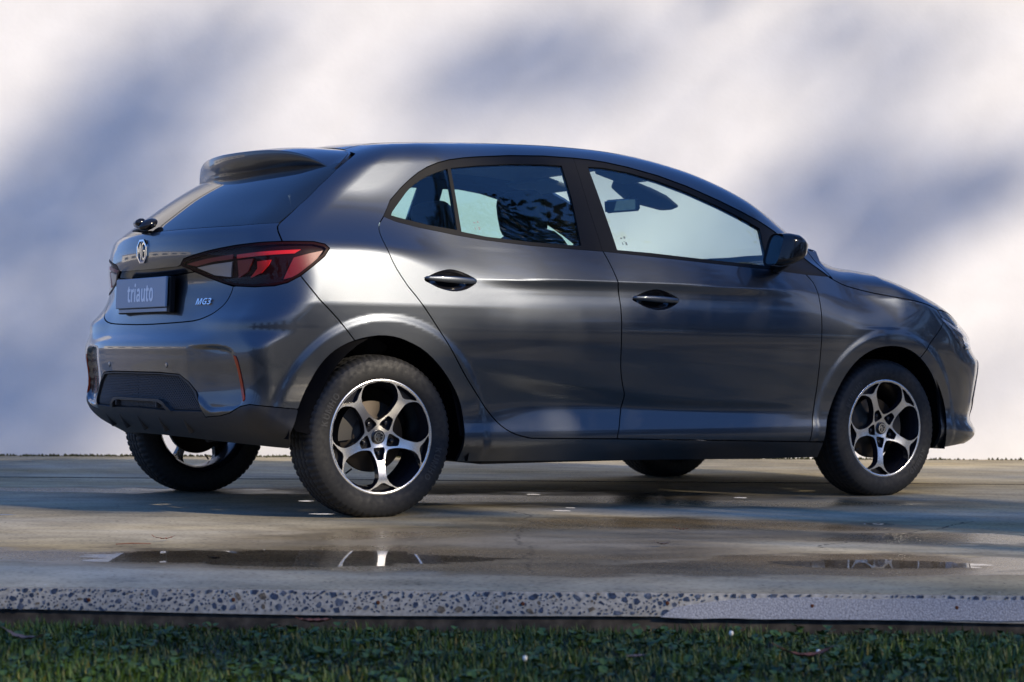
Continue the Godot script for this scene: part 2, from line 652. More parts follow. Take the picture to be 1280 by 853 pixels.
func noise_tex(freq: float, oct: int, sd: int, lo: float, hi: float, size := 512, normal := 0.0) -> NoiseTexture2D:
	var t := NoiseTexture2D.new()
	t.width = size
	t.height = size
	t.seamless = true
	t.noise = noise(freq, oct, sd)
	if normal > 0.0:
		t.as_normal_map = true
		t.bump_strength = normal
	else:
		var g := Gradient.new()
		g.set_color(0, Color(lo, lo, lo))
		g.set_color(1, Color(hi, hi, hi))
		t.color_ramp = g
	return t

func triplanar(m: StandardMaterial3D, scale: float) -> void:
	m.uv1_triplanar = true
	m.uv1_world_triplanar = true
	m.uv1_scale = Vector3.ONE * scale

func make_materials() -> void:
	var p := mat("paint", Color(0.088, 0.099, 0.119), 0.40, 0.94)
	p.clearcoat_enabled = true
	p.clearcoat = 1.0
	p.clearcoat_roughness = 0.05
	p.roughness_texture = noise_tex(0.35, 1, 3, 0.80, 1.0, 256)
	p.albedo_texture = noise_tex(0.45, 1, 5, 0.78, 1.0, 256)
	p.normal_enabled = true
	p.normal_texture = noise_tex(0.42, 1, 7, 0, 1, 256, 4.0)
	p.normal_scale = 0.04
	p.uv1_triplanar = true
	p.uv1_scale = Vector3.ONE * 3.0
	mat("gap", Color(0.006, 0.006, 0.007), 0.8).metallic_specular = 0.12
	mat("black_trim", Color(0.008, 0.008, 0.009), 0.55)
	mats.black_trim.metallic_specular = 0.25
	var cl := mat("cladding", Color(0.022, 0.022, 0.024), 0.55)
	cl.normal_enabled = true
	cl.normal_texture = noise_tex(0.3, 2, 9, 0, 1, 256, 3.0)
	cl.normal_scale = 0.25
	cl.uv1_triplanar = true
	cl.uv1_scale = Vector3.ONE * 9.0
	mat("grille_black", Color(0.055, 0.055, 0.060), 0.38)
	mat("gloss_black", Color(0.008, 0.008, 0.010), 0.13)
	var g := mat("side_glass", Color(0.71, 0.93, 0.90, 0.0), 0.0)
	g.transparency = BaseMaterial3D.TRANSPARENCY_ALPHA
	g.refraction_enabled = true
	g.refraction_scale = 0.05
	var ws := mat("screen_glass", Color(0.28, 0.62, 0.56, 0.07), 0.0)
	ws.transparency = BaseMaterial3D.TRANSPARENCY_ALPHA
	var dg := mat("rear_glass", Color(0.006, 0.008, 0.011, 0.9), 0.0)
	dg.transparency = BaseMaterial3D.TRANSPARENCY_ALPHA
	dg.metallic_specular = 0.62
	mat("lens_black", Color(0.016, 0.0025, 0.003), 0.45)
	var lens := mat("lens_red", Color(0.02, 0.002, 0.003, 0.10), 0.0)
	lens.metallic_specular = 0.26
	mats.lens_black.metallic_specular = 0.2
	lens.transparency = BaseMaterial3D.TRANSPARENCY_ALPHA
	mat("lamp_red", Color(0.72, 0.008, 0.006), 0.35)
	mat("lamp_deep_red", Color(0.20, 0.005, 0.006), 0.4)
	mat("lamp_clear", Color(0.36, 0.36, 0.39), 0.3, 0.5)
	mat("amber", Color(0.42, 0.045, 0.012), 0.15)
	var hl := mat("headlamp_glass", Color(0.8, 0.85, 0.9, 0.06), 0.0)
	hl.transparency = BaseMaterial3D.TRANSPARENCY_ALPHA
	mat("chrome", Color(0.78, 0.80, 0.83), 0.10, 1.0)
	var al := mat("machined_alloy", Color(0.60, 0.60, 0.61), 0.26, 1.0)
	al.clearcoat_enabled = true
	al.clearcoat = 0.6
	al.clearcoat_roughness = 0.05
	mat("wheel_black", Color(0.012, 0.012, 0.016), 0.22)
	var ru := mat("rubber", Color(0.0105, 0.0105, 0.011), 0.85)
	ru.roughness_texture = noise_tex(0.05, 4, 12, 0.6, 1.0, 256)
	ru.uv1_triplanar = true
	ru.uv1_scale = Vector3.ONE * 3.0
	mat("rubber_print", Color(0.032, 0.032, 0.033), 0.6)
	mat("disc_iron", Color(0.055, 0.043, 0.032), 0.5, 0.6)
	mat("caliper", Color(0.45, 0.45, 0.46), 0.4, 0.6)
	mat("dark_caliper", Color(0.04, 0.038, 0.036), 0.6, 0.3)
	mat("under", Color(0.012, 0.012, 0.013), 0.85)
	mat("seat_cloth", Color(0.02, 0.02, 0.022), 0.9)
	mat("headliner", Color(0.30, 0.30, 0.29), 0.9)
	mat("dash", Color(0.02, 0.02, 0.021), 0.7)
	mat("etch", Color(0.16, 0.20, 0.20), 0.8)
	mat("plate_blue", Color(0.22, 0.30, 0.40), 0.42)
	mat("plate_print", Color(0.85, 0.87, 0.90), 0.5)
	mat("mirror", Color(0.30, 0.36, 0.38), 0.02, 1.0)

	# the place
	var wall := mat("render", Color(0.80, 0.795, 0.785), 0.85)
	wall.albedo_texture = noise_tex(0.008, 4, 21, 0.95, 1.0, 512)
	wall.normal_enabled = true
	wall.normal_texture = noise_tex(0.11, 5, 22, 0, 1, 512, 4.0)
	wall.normal_scale = 0.02
	triplanar(wall, 0.45)
	mat("moss", Color(0.075, 0.075, 0.030), 0.95)
	var k := mat("kerb_mortar", Color(0.52, 0.495, 0.44), 0.6)
	k.albedo_texture = noise_tex(0.06, 5, 31, 0.72, 1.0, 512)
	triplanar(k, 1.6)
	var kp := mat("kerb_render", Color(0.54, 0.55, 0.60), 0.65)
	kp.albedo_texture = noise_tex(0.14, 5, 33, 0.62, 1.0, 512)
	kp.normal_enabled = true
	kp.normal_texture = noise_tex(0.2, 4, 34, 0, 1, 512, 1.2)
	triplanar(kp, 1.8)
	var kd := mat("kerb_base", Color(0.085, 0.072, 0.058), 0.85)
	kd.albedo_texture = noise_tex(0.03, 5, 35, 0.4, 1.0, 512)
	triplanar(kd, 1.2)
	mat("rust", Color(0.09, 0.025, 0.008), 0.9)
	var yd := mat("yard", Color(0.36, 0.31, 0.25), 0.85)
	yd.albedo_texture = noise_tex(0.02, 5, 36, 0.7, 1.0, 512)
	triplanar(yd, 0.2)
	var so := mat("soil", Color(0.030, 0.034, 0.014), 0.95)
	so.albedo_texture = noise_tex(0.05, 5, 37, 0.5, 1.0, 512)
	triplanar(so, 1.0)
	var wa := mat("water", Color(0.02, 0.02, 0.018, 0.10), 0.0)
	wa.transparency = BaseMaterial3D.TRANSPARENCY_ALPHA
	var gr := mat("grass", Color(1, 1, 1), 0.6)
	gr.vertex_color_use_as_albedo = true
	gr.backlight_enabled = true
	gr.backlight = Color(0.25, 0.25, 0.25)
	var lf := mat("leaf", Color(1, 1, 1), 0.55)
	lf.vertex_color_use_as_albedo = true
	lf.backlight_enabled = true
	lf.backlight = Color(0.2, 0.2, 0.2)
	mat("bark", Color(0.16, 0.13, 0.10), 0.9)
	mat("dead_leaf", Color(0.16, 0.055, 0.028), 0.75)
	mat("grey_leaf", Color(0.10, 0.075, 0.070), 0.7)
	mat("petal", Color(0.72, 0.70, 0.60), 0.6)
	mat("far_wall", Color(0.62, 0.60, 0.56), 0.8)
	mat("far_roof", Color(0.16, 0.10, 0.08), 0.8)
	mat("far_pane", Color(0.03, 0.04, 0.05), 0.05)
	slab_material()

func blob(x: float, y: float, cx: float, cy: float, rx: float, ry: float) -> float:
	var d := Vector2((x - cx) / rx, (y - cy) / ry).length()
	return 1.0 - smoothstep(0.55, 1.15, d)

func slab_material() -> void:
	# old concrete, wet in places: colour and gloss over 8 m by 7 m in front of the wall
	var w := 1440
	var h := 1260
	var im := Image.create(w, h, false, Image.FORMAT_RGB8)
	var ro := Image.create(w, h, false, Image.FORMAT_RGB8)
	var n1 := noise(0.9, 5, 41)
	var n2 := noise(6.0, 4, 42)
	var n3 := noise(45.0, 2, 43)
	var n4 := noise(0.55, 4, 44)
	# wet patches: x, distance, half width, half depth
	var wet := [[-0.75, 5.75, 1.0, 0.34], [-0.05, 6.25, 1.05, 0.75], [0.55, 6.9, 0.9, 0.6], [1.15, 5.75, 0.95, 0.36], [1.4, 6.6, 0.6, 0.30], [0.5, 8.3, 1.5, 0.6], [-1.6, 8.6, 0.9, 0.22], [2.4, 6.6, 0.6, 0.25], [0.25, 5.55, 1.5, 0.22], [-1.9, 5.8, 0.6, 0.3]]
	for j in h:
		var d := 5.0 + 7.0 * (1.0 - float(j) / h)
		for i in w:
			var x := -4.0 + 8.0 * float(i) / w
			var a := n1.get_noise_2d(x * 0.55, d * 1.3)
			var b := n2.get_noise_2d(x * 0.5, d)
			var c := n3.get_noise_2d(x, d)
			var s := n4.get_noise_2d(x * 0.6 + 9.0, d * 2.0)
			var wt := 0.0
			for q in wet: wt = maxf(wt, blob(x + a * 0.35, d + b * 0.12, q[0], q[1], q[2], q[3]))
			wt = clampf(wt + s * 0.55 - 0.12, 0.0, 1.0)
			var gs := absf(c) * absf(c) * 0.5
			var v := 0.32 * (1.0 + a * 0.42 + b * 0.30 + c * 0.22 - gs)
			var warm := 0.5 + s * 0.9
			var col := Color(v * (1.10 + 0.14 * warm), v, v * (0.76 - 0.20 * warm))
			col = col.lerp(Color(col.r * 0.42, col.g * 0.36, col.b * 0.29), wt)
			im.set_pixel(i, j, col.linear_to_srgb())
			var r := lerpf(0.90 + b * 0.1, 0.26 + 0.08 * absf(c), smoothstep(0.25, 0.85, wt))
			ro.set_pixel(i, j, Color(r, r, r))
	# hairline cracks and scattered grit
	var g := RandomNumberGenerator.new()
	g.seed = 19
	for line in [[0.02, 7.6, 0.10, 5.4], [1.75, 7.3, 1.0, 6.1], [-2.6, 9.4, -0.6, 9.0], [-2.9, 6.9, -1.7, 6.2]]:
		var x := float(line[0])
		var d := float(line[1])
		for k in 420:
			x += (line[2] - line[0]) / 420.0 + g.randfn(0.0, 0.004)
			d += (line[3] - line[1]) / 420.0 + g.randfn(0.0, 0.003)
			var px := int((x + 4.0) / 8.0 * w)
			var py := int((1.0 - (d - 5.0) / 7.0) * h)
			if px > 0 and py > 0 and px < w and py < h and g.randf() < 0.85: im.set_pixel(px, py, im.get_pixel(px, py).darkened(0.55))
	for k in 5200:
		var px := g.randi() % w
		var py := g.randi() % h
		im.set_pixel(px, py, im.get_pixel(px, py).darkened(g.randf_range(0.2, 0.75)) if g.randf() < 0.7 else im.get_pixel(px, py).lightened(g.randf_range(0.1, 0.45)))
	im.generate_mipmaps()
	ro.generate_mipmaps()
	var m := mat("slab", Color(1, 1, 1), 1.0)
	m.metallic_specular = 0.26
	m.albedo_texture = ImageTexture.create_from_image(im)
	m.roughness_texture = ImageTexture.create_from_image(ro)

# ------------------------------------------------------------------ the place
const KERB := 5.13      # distance from the camera to the kerb's face

func wall_distance(x: float) -> float:
	return 11.47 + (x + 3.04) * 0.0726

func build_place() -> void:
	# ground far away
	var a := acc()
	quad(a, Vector3(-300, -0.16, -400), Vector3(300, -0.16, -400), Vector3(300, -0.16, 300), Vector3(-300, -0.16, 300))
	tag(mk("ground", self, mats.soil, a), "", "", "", "structure")
	# the yard past the wall
	a = acc()
	quad(a, Vector3(-80, -0.006, -90), Vector3(60, -0.006, -90), Vector3(60, -0.006, -12.0), Vector3(-80, -0.006, -12.0))
	quad(a, Vector3(-80, -0.006, -12.0), Vector3(-6.0, -0.006, -12.0), Vector3(-6.0, -0.006, -KERB), Vector3(-80, -0.006, -KERB))
	tag(mk("yard_paving", self, mats.yard, a), "", "", "", "structure")
	# the slab, its near edge worn down
	a = acc()
	var rows := []
	var ds := [KERB, KERB + 0.03, KERB + 0.08, KERB + 0.15, KERB + 0.26, 5.6, 7.0, 9.0, 12.6]
	for d in ds:
		var row := []
		for i in 57:
			var x := -14.0 + 0.5 * i
			row.append(Vector3(x, -0.012 * (1.0 - smoothstep(KERB, KERB + 0.3, d)) - (0.004 if d == KERB else 0.0), -d))
		rows.append(row)
	grid(a, rows)
	for v in a.v: a.t.append(Vector2((v.x + 4.0) / 8.0, 1.0 - (-v.z - 5.0) / 7.0))
	tag(mk("concrete_slab", self, mats.slab, a), "", "", "", "structure")
	# sawn joints across the slab
	for d in [9.45, 7.02]:
		a = acc()
		box(a, at(Vector3(0, 0.0, -d - 0.02), Vector3(0, 0.012, 0)), Vector3(26.0, 0.006, 0.007), 0.001)
		if d > 8.0: tag(mk("slab_joint", self, mats.kerb_base, a), "", "", "", "structure")
	# the kerb: face of cut stone chips, later render at the right, recessed footing
	var kerb := base("kerb", Vector3(0, 0, -KERB))
	tag(kerb, "", "", "", "structure")
	a = acc()
	var face := []
	for k in 3:
		var row := []
		for i in 281:
			var x := -14.0 + 0.1 * i
			row.append(Vector3(x, [-0.082 + 0.004 * sin(x * 3.1) - 0.004 * clampf(x, -1.5, 1.5), -0.05, -0.0165][k], [0.001, 0.003, 0.0][k]))
		face.append(row)
	grid(a, face)
	mk("kerb_face", kerb, mats.kerb_mortar, a)
	a = acc()
	quad(a, Vector3(-14, -0.074, -0.014), Vector3(14, -0.074, -0.014), Vector3(14, -0.17, -0.010), Vector3(-14, -0.17, -0.010))
	mk("kerb_footing", kerb, mats.kerb_base, a)
	# stone chips
	a = acc()
	var spots := []
	var tries := 0
	while spots.size() < 1150 and tries < 40000:
		tries += 1
		var x := rng.randf_range(-2.4, 2.4)
		var y := rng.randf_range(-0.074, -0.020)
		var r := 0.0028 + 0.0112 * rng.randf() ** 2.2
		if x > 0.42 + rng.randf() * 0.16 and (y < -0.026 or rng.randf() < 0.4): continue
		var ok := true
		for s in spots:
			if absf(s.x - x) < 0.03 and Vector2(s.x - x, s.y - y).length() < (s.z + r) * 0.98:
				ok = false
				break
		if ok: spots.append(Vector3(x, y, r))
	var tones := [acc(), acc(), acc()]
	for s in spots:
		var n := 4 + rng.randi() % 4
		var pl := PackedVector2Array()
		var turn := rng.randf() * TAU
		var st := rng.randf_range(0.42, 0.95)
		var ax := rng.randf() * PI
		for k in n:
			var t := turn + TAU * (k + rng.randf() * 0.55) / n
			var q: Vector2 = Vector2(cos(t), sin(t) * st) * s.z * rng.randf_range(0.8, 1.2)
			q = q.rotated(ax)
			pl.append(Vector2(s.x + q.x, clampf(s.y + q.y, -0.076, -0.018)))
		var hull := Geometry2D.convex_hull(pl)
		hull.remove_at(hull.size() - 1)
		if hull.size() < 3: continue
		prism(tones[0 if rng.randf() < 0.62 else (1 if rng.randf() < 0.7 else 2)], hull, at(Vector3(0, 0, 0.0015)), 0.0019)
	for k in 3:
		var cm := mat(["chip", "pale_chip", "tan_chip"][k], [Color(0.070, 0.098, 0.17), Color(0.17, 0.20, 0.27), Color(0.27, 0.22, 0.16)][k], 0.45)
		cm.albedo_texture = noise_tex(0.05, 3, 39, 0.5, 1.0, 512)
		triplanar(cm, 2.4)
		mk("stone_chips", kerb, cm, tones[k]).set_meta("kind", "stuff")
	# newer render over the right part
	a = acc()
	var pr := PackedVector2Array()
	for k in 24:
		var x := 0.44 + k * 0.09
		pr.append(Vector2(x, -0.024 - 0.006 * absf(sin(k * 2.3)) - (0.030 if k == 0 else 0.012 if k == 1 else 0.0)))
	for k in range(24, -1, -1):
		pr.append(Vector2(0.40 + k * 0.09, -0.081 - 0.004 * absf(sin(k * 1.7))))
	prism(a, pr, at(Vector3(0, 0, 0.002)), 0.0042, 0.001)
	mk("render_patch", kerb, mats.kerb_render, a)
	for k in 12:
		var x := -2.27 + 0.384 * k
		a = acc()
		lathe(a, [Vector2(0.0055, 0.0), Vector2(0.005, 0.0022), Vector2(0.0, 0.0026)], 10, at(Vector3(x, -0.047 + 0.003 * sin(k * 2.0), 0.0045)))
		mk("bolt_hole", kerb, mats.rust, a)
	# lawn
	a = acc()
	var lr := []
	for j in 12:
		var z: float = -KERB + 0.02 - 0.04 + [0.0, 0.12, 0.25, 0.4, 0.6, 0.8, 1.1, 1.6, 3.0, 8.0, 30.0, 90.0][j]
		var row := []
		for i in 61:
			var x := -60.0 + 2.0 * i
			row.append(Vector3(x, -0.126, z))
		lr.append(row)
	grid(a, lr, false, false, true)
	tag(mk("lawn", self, mats.soil, a), "", "", "", "structure")
	# wall
	var wall := base("garden_wall", Vector3(-3.7, 0, -wall_distance(-3.7)), atan(0.0726))
	tag(wall, "tall smooth white rendered wall behind the parked hatchback", "wall")
	a = acc()
	box(a, at(Vector3(4.1, 1.30, -0.14)), Vector3(8.2, 3.2, 0.26), 0.01)
	mk("wall_face", wall, mats.render, a)
	a = acc()
	box(a, at(Vector3(4.1, 2.94, -0.14)), Vector3(8.26, 0.08, 0.34), 0.012)
	mk("coping", wall, mats.render, a)
	# moss and dirt where the wall meets the slab
	a = acc()
	for k in 1800:
		var x := rng.randf_range(0.1, 8.1) if k > 1100 else rng.randf_range(0.8, 6.0)
		var r := rng.randf_range(0.006, 0.017)
		var p := Vector3(x, 0.0, 0.012 + absf(rng.randfn(0.0, 0.03)))
		for e in 4:
			var t := rng.randf() * TAU
			var o := Vector3(cos(t), 0, sin(t)) * r
			tri(a, p - o * 0.7, p + Vector3(o.z * 0.4, r * rng.randf_range(0.4, 1.1), -o.x * 0.2), p + o * 0.7)
	tag(mk("moss", wall, mats.moss, a), "", "", "", "stuff")
	build_puddles()
	build_grass()

func puddle(called: String, x: float, d: float, rx: float, rd: float, sd: int) -> void:
	var n := noise(0.8, 3, sd)
	var a := acc()
	var pts := []
	for k in 72:
		var t := TAU * k / 72.0
		var r := 1.0 + 0.34 * n.get_noise_2d(cos(t) * 1.6, sin(t) * 1.6 + sd) + 0.10 * n.get_noise_2d(cos(t) * 7.0, sin(t) * 7.0)
		pts.append(Vector3(x + cos(t) * rx * r, 0.004, -d + sin(t) * rd * r))
	for k in 72: tri(a, Vector3(x, 0.004, -d), pts[k], pts[(k + 1) % 72])
	for k in a.n.size(): a.n[k] = Vector3.UP
	tag(mk(called, self, mats.water, a), "", "", "", "structure")

func build_puddles() -> void:
	puddle("water_puddle", -0.66, 5.74, 0.60, 0.23, 3)
	puddle("water_puddle", 1.10, 5.70, 0.30, 0.12, 5)
	for q in [[-0.72, 7.35, 0.05, 0.022], [-0.85, 8.0, 0.03, 0.03], [0.62, 8.6, 0.03, 0.03], [0.2, 7.6, 0.035, 0.03], [0.24, 7.75, 0.02, 0.02], [1.35, 7.1, 0.06, 0.025], [0.1, 8.5, 0.03, 0.03], [-1.9, 7.2, 0.05, 0.02], [1.0, 8.4, 0.03, 0.03]]:
		puddle("water_puddle", q[0], q[1], q[2], q[3], int(q[1] * 10))

func build_grass() -> void:
	var blade := acc()
	var rows := []
	for k in 4:
		var t := k / 3.0
		var w := 0.0024 * (1.0 - t * t * 0.92)
		rows.append([Vector3(-w, t - t * t * 0.12, 0.32 * t * t), Vector3(w, t - t * t * 0.12, 0.32 * t * t)])
	grid(blade, rows)
	var am := ArrayMesh.new()
	var arr := []
	arr.resize(Mesh.ARRAY_MAX)
	arr[Mesh.ARRAY_VERTEX] = blade.v
	arr[Mesh.ARRAY_NORMAL] = blade.n
	arr[Mesh.ARRAY_INDEX] = blade.i
	am.add_surface_from_arrays(Mesh.PRIMITIVE_TRIANGLES, arr)
	am.surface_set_material(0, mats.grass)
	var mm := MultiMesh.new()
	mm.transform_format = MultiMesh.TRANSFORM_3D
	mm.use_colors = true
	mm.mesh = am
	var count := 68000
	mm.instance_count = count
	var patch := noise(1.6, 3, 77)
	for k in count:
		var x := rng.randf_range(-2.5, 2.5)
		var z := -KERB + 0.012 + 1.35 * rng.randf()
		var q := patch.get_noise_2d(x, z)
		var hgt := rng.randf_range(0.016, 0.042) * (1.0 + 0.7 * q)
		if z < -KERB + 0.05: hgt *= 0.75
		var b := Basis(Vector3.UP, rng.randf() * TAU) * Basis(Vector3.RIGHT, rng.randfn(0.25, 0.5))
		b = b * Basis.from_scale(Vector3(rng.randf_range(0.7, 1.5), hgt, hgt))
		mm.set_instance_transform(k, Transform3D(b, Vector3(x, -0.127, z)))
		var g := rng.randf_range(0.6, 1.25) * (1.0 + 0.4 * q)
		var dry := 1.0 if rng.randf() < 0.06 else 0.0
		mm.set_instance_color(k, Color(0.027 * g + 0.08 * dry, 0.060 * g + 0.045 * dry, 0.004 * g + 0.014 * dry))
	var o := MultiMeshInstance3D.new()
	o.name = "grass"
	o.multimesh = mm
	add_child(o)
	tag(o, "short dark green grass growing in front of the kerb", "grass", "", "stuff")
	# low round weed leaves among the blades
	var lf := acc()
	var fr := [Vector3(0, 0, 0)]
	for k in 8:
		var t := TAU * k / 8.0
		fr.append(Vector3(cos(t) * 0.5, 0.08 * cos(2 * t), sin(t) * 0.5 + 0.5))
	for k in 8: tri(lf, Vector3(0, -0.05, 0.45), fr[1 + k], fr[1 + (k + 1) % 8])
	var am2 := ArrayMesh.new()
	var arr2 := []
	arr2.resize(Mesh.ARRAY_MAX)
	arr2[Mesh.ARRAY_VERTEX] = lf.v
	arr2[Mesh.ARRAY_NORMAL] = lf.n
	arr2[Mesh.ARRAY_INDEX] = lf.i
	am2.add_surface_from_arrays(Mesh.PRIMITIVE_TRIANGLES, arr2)
	am2.surface_set_material(0, mats.grass)
	var m2 := MultiMesh.new()
	m2.transform_format = MultiMesh.TRANSFORM_3D
	m2.use_colors = true
	m2.mesh = am2
	m2.instance_count = 5200
	var k2 := 0
	while k2 < 5200:
		var c := Vector3(rng.randf_range(-2.4, 2.4), -0.127, -KERB + 0.1 + 1.15 * rng.randf())
		var leaves := 5 + rng.randi() % 6
		for j in leaves:
			if k2 >= 5200: break
			var s := rng.randf_range(0.010, 0.024)
			var b := Basis(Vector3.UP, TAU * j / leaves + rng.randf()) * Basis(Vector3.RIGHT, rng.randf_range(-0.7, -0.1))
			m2.set_instance_transform(k2, Transform3D(b * Basis.from_scale(Vector3.ONE * s), c + Vector3(rng.randfn(0, 0.01), rng.randf_range(0.012, 0.035), rng.randfn(0, 0.01))))
			var g := rng.randf_range(0.7, 1.3)
			m2.set_instance_color(k2, Color(0.028 * g, 0.064 * g, 0.005 * g))
			k2 += 1
	var o2 := MultiMeshInstance3D.new()
	o2.name = "weeds"
	o2.multimesh = m2
	add_child(o2)
	tag(o2, "small round-leaved weeds scattered through the dark green grass", "weeds", "", "stuff")

# ------------------------------------------------------------------ the car
func roof_line(x: float) -> Vector2:
	# where the roof panel meets the body side
	var y := 0.5
	if x > 1.5: y = 0.5 + 0.20 * ((x - 1.5) / 0.84) ** 1.15
	var p := top_point(Vector2(x, y))
	return Vector2(side_u(x, y), p.y)

func across(u: float, z: float) -> Vector2:     # the same point seen from above
	var p := side_point(Vector2(u, z))
	return Vector2(p.x, p.z)

func pair(called: String, m: Material, a: Dictionary) -> Array:
	return [mk(called, car, m, a), mk(called, car, m, flip(a))]

func build_car() -> void:
	car = base("hatchback_car", Vector3(-0.955, 0, -7.979), deg_to_rad(32.671))
	tag(car, "dark grey metallic five-door hatchback parked on the wet concrete", "car")
	var paint: Material = mats.paint
	# outlines in the side map: along the body, height
	var dlo := vec2s([-0.073, 1.141, -0.035, 1.173, 0.019, 1.221, 0.06, 1.259, 0.104, 1.294, 0.146, 1.324, 0.19, 1.349, 0.24, 1.369, 0.302, 1.386, 0.377, 1.400, 0.463, 1.412, 0.635, 1.431, 0.807, 1.441, 0.961, 1.442])
	var dlo_front := vec2s([0.961, 1.442, 1.043, 1.440, 1.121, 1.434, 1.233, 1.419, 1.381, 1.390, 1.522, 1.350, 1.672, 1.295, 1.781, 1.250, 1.871, 1.209, 1.95, 1.168, 2.081, 1.069])
	var dlo_low := vec2s([-0.073, 1.141, 0.01, 1.122, 0.10, 1.104, 0.253, 1.081, 0.395, 1.066, 0.599, 1.052, 0.815, 1.045, 0.944, 1.042])
	var dlo_low_front := vec2s([0.944, 1.042, 1.182, 1.029, 1.536, 1.009, 1.815, 0.995, 2.031, 0.981])
	var bline := vec2s([0.961, 1.442, 0.947, 1.224, 0.944, 1.042])
	var mid := smooth_line(vec2s([0.944, 1.042, 0.966, 0.973, 0.983, 0.891, 0.993, 0.80, 0.994, 0.70, 0.997, 0.573, 1.012, 0.497, 1.026, 0.445, 1.005, 0.357, 0.983, 0.279]), 3)
	var rear_line := smooth_line(vec2s([-0.073, 1.141, -0.119, 1.105, -0.126, 1.066, -0.103, 1.004, -0.06, 0.936, 0.027, 0.840, 0.124, 0.719, 0.176, 0.648, 0.264, 0.521, 0.367, 0.400, 0.430, 0.339, 0.490, 0.306, 0.565, 0.288]), 3)
	var low_line := vec2s([0.565, 0.288, 0.75, 0.284, 0.983, 0.279])
	var low_line_front := vec2s([0.983, 0.279, 1.517, 0.264, 2.012, 0.250])
	var front_line := smooth_line(vec2s([2.031, 0.981, 2.060, 0.945, 2.066, 0.89, 2.064, 0.77, 2.060, 0.648, 2.048, 0.456, 2.012, 0.250]), 3)
	var arch_r := smooth_line(vec2s([0.236, 0.200, 0.248, 0.261, 0.253, 0.345, 0.236, 0.429, 0.191, 0.505, 0.125, 0.579, 0.044, 0.639, -0.055, 0.673, -0.167, 0.682, -0.282, 0.663, -0.364, 0.626, -0.42, 0.572, -0.462, 0.50, -0.487, 0.442, -0.499, 0.40, -0.513, 0.342, -0.548, 0.259]), 3)
	var arch_f := smooth_line(vec2s([2.089, 0.180, 2.090, 0.25, 2.098, 0.31, 2.121, 0.376, 2.156, 0.456, 2.206, 0.540, 2.279, 0.612, 2.368, 0.655, 2.464, 0.669, 2.564, 0.659, 2.656, 0.618, 2.74, 0.546, 2.795, 0.463, 2.818, 0.381, 2.815, 0.279, 2.799, 0.203]), 3)
	var bumper_gap := vec2s([-0.498, 0.898, -0.425, 0.811, -0.351, 0.738, -0.282, 0.663])
	var cladding := vec2s([-0.895, 0.372, -0.864, 0.376, -0.80, 0.380, -0.74, 0.392, -0.683, 0.418, -0.64, 0.427, -0.573, 0.418, -0.500, 0.409])
	var lamp := vec2s([-1.135, 0.948, -1.102, 0.972, -1.02, 0.985, -0.938, 0.997, -0.86, 1.006, -0.778, 1.014, -0.663, 1.021, -0.567, 1.025, -0.459, 1.027, -0.415, 1.019, -0.395, 1.004, -0.413, 0.975, -0.454, 0.937, -0.498, 0.899, -0.543, 0.873, -0.591, 0.861, -0.675, 0.858, -0.779, 0.863, -0.87, 0.877, -0.975, 0.901, -1.048, 0.922, -1.117, 0.940])
	var tail_low := smooth_line(vec2s([-0.797, 0.862, -0.806, 0.832, -0.825, 0.798, -0.858, 0.773, -0.91, 0.752, -1.022, 0.734, -1.295, 0.726, MID, 0.7245]), 3)
	var tail_side := vec2s([-0.572, 1.025, -0.60, 1.064, -0.609, 1.083, -0.605, 1.099])
	var glass_side := vec2s([-0.605, 1.099, -0.56, 1.172, -0.486, 1.252, -0.39, 1.322])
	var hood_line := smooth_line(vec2s([2.182, 0.971, 2.229, 0.951, 2.279, 0.934, 2.425, 0.906, 2.604, 0.882, 2.717, 0.862, 2.795, 0.837]), 2)

	# --- body side: pillar, roof rail, windscreen pillar, sill and rear wing in one pressing
	var q := PackedVector2Array()
	q.append_array(tail_side)
	q.append_array(glass_side.slice(1))
	q.append_array(vec2s([-0.306, 1.361, -0.229, 1.390]))
	for x in [0.02, 0.06, 0.12, 0.25, 0.45, 0.7, 0.95, 1.2, 1.4, 1.5, 1.6, 1.7, 1.8, 1.9, 2.0, 2.1, 2.2]: q.append(roof_line(x))
	q.append_array(vec2s([2.196, 0.974, 2.179, 0.976]))
	q.append_array(rev(dlo_front))
	q.append_array(rev(dlo).slice(1))
	q.append_array(rear_line.slice(1))
	q.append_array(low_line.slice(1))
	q.append_array(low_line_front.slice(1))
	q.append_array(vec2s([2.09, 0.247, 2.089, 0.178, 1.7, 0.178, 1.127, 0.187, 0.6, 0.195]))
	for p in arch_r:
		if p.x > -0.281: q.append(p)
	q.append_array(rev(bumper_gap))
	for k in range(13, 6, -1): q.append(lamp[k])
	pair("quarter_panel", paint, panel(q))

	# --- roof, bonnet, windscreen
	var rp := PackedVector2Array()
	for x in [0.02, 0.12, 0.25, 0.45, 0.7, 0.95, 1.2, 1.4, 1.5]: rp.append(Vector2(x, 0.5))
	rp.append_array(vec2s([1.54, 0.3, 1.56, 0.0]))
	rp.append_array(vec2s([1.54, -0.3]))
	for x in [1.5, 1.4, 1.2, 0.95, 0.7, 0.45, 0.25, 0.12, 0.02]: rp.append(Vector2(x, -0.5))
	mk("roof", car, paint, panel(rp, 0.0, 0.014, Vector2(0.06, 0.05), 0.0015, true))
	var ws := PackedVector2Array([Vector2(1.56, 0.0), Vector2(1.54, 0.3), Vector2(1.5, 0.5)])
	for x in [1.7, 1.9, 2.1, 2.2]: ws.append(Vector2(x, 0.5 + 0.20 * ((x - 1.5) / 0.84) ** 1.15))
	ws.append_array(vec2s([2.30, 0.6, 2.32, 0.5, 2.35, 0.25, 2.36, 0.0]))
	for k in range(ws.size() - 2, 0, -1): ws.append(Vector2(ws[k].x, -ws[k].y))
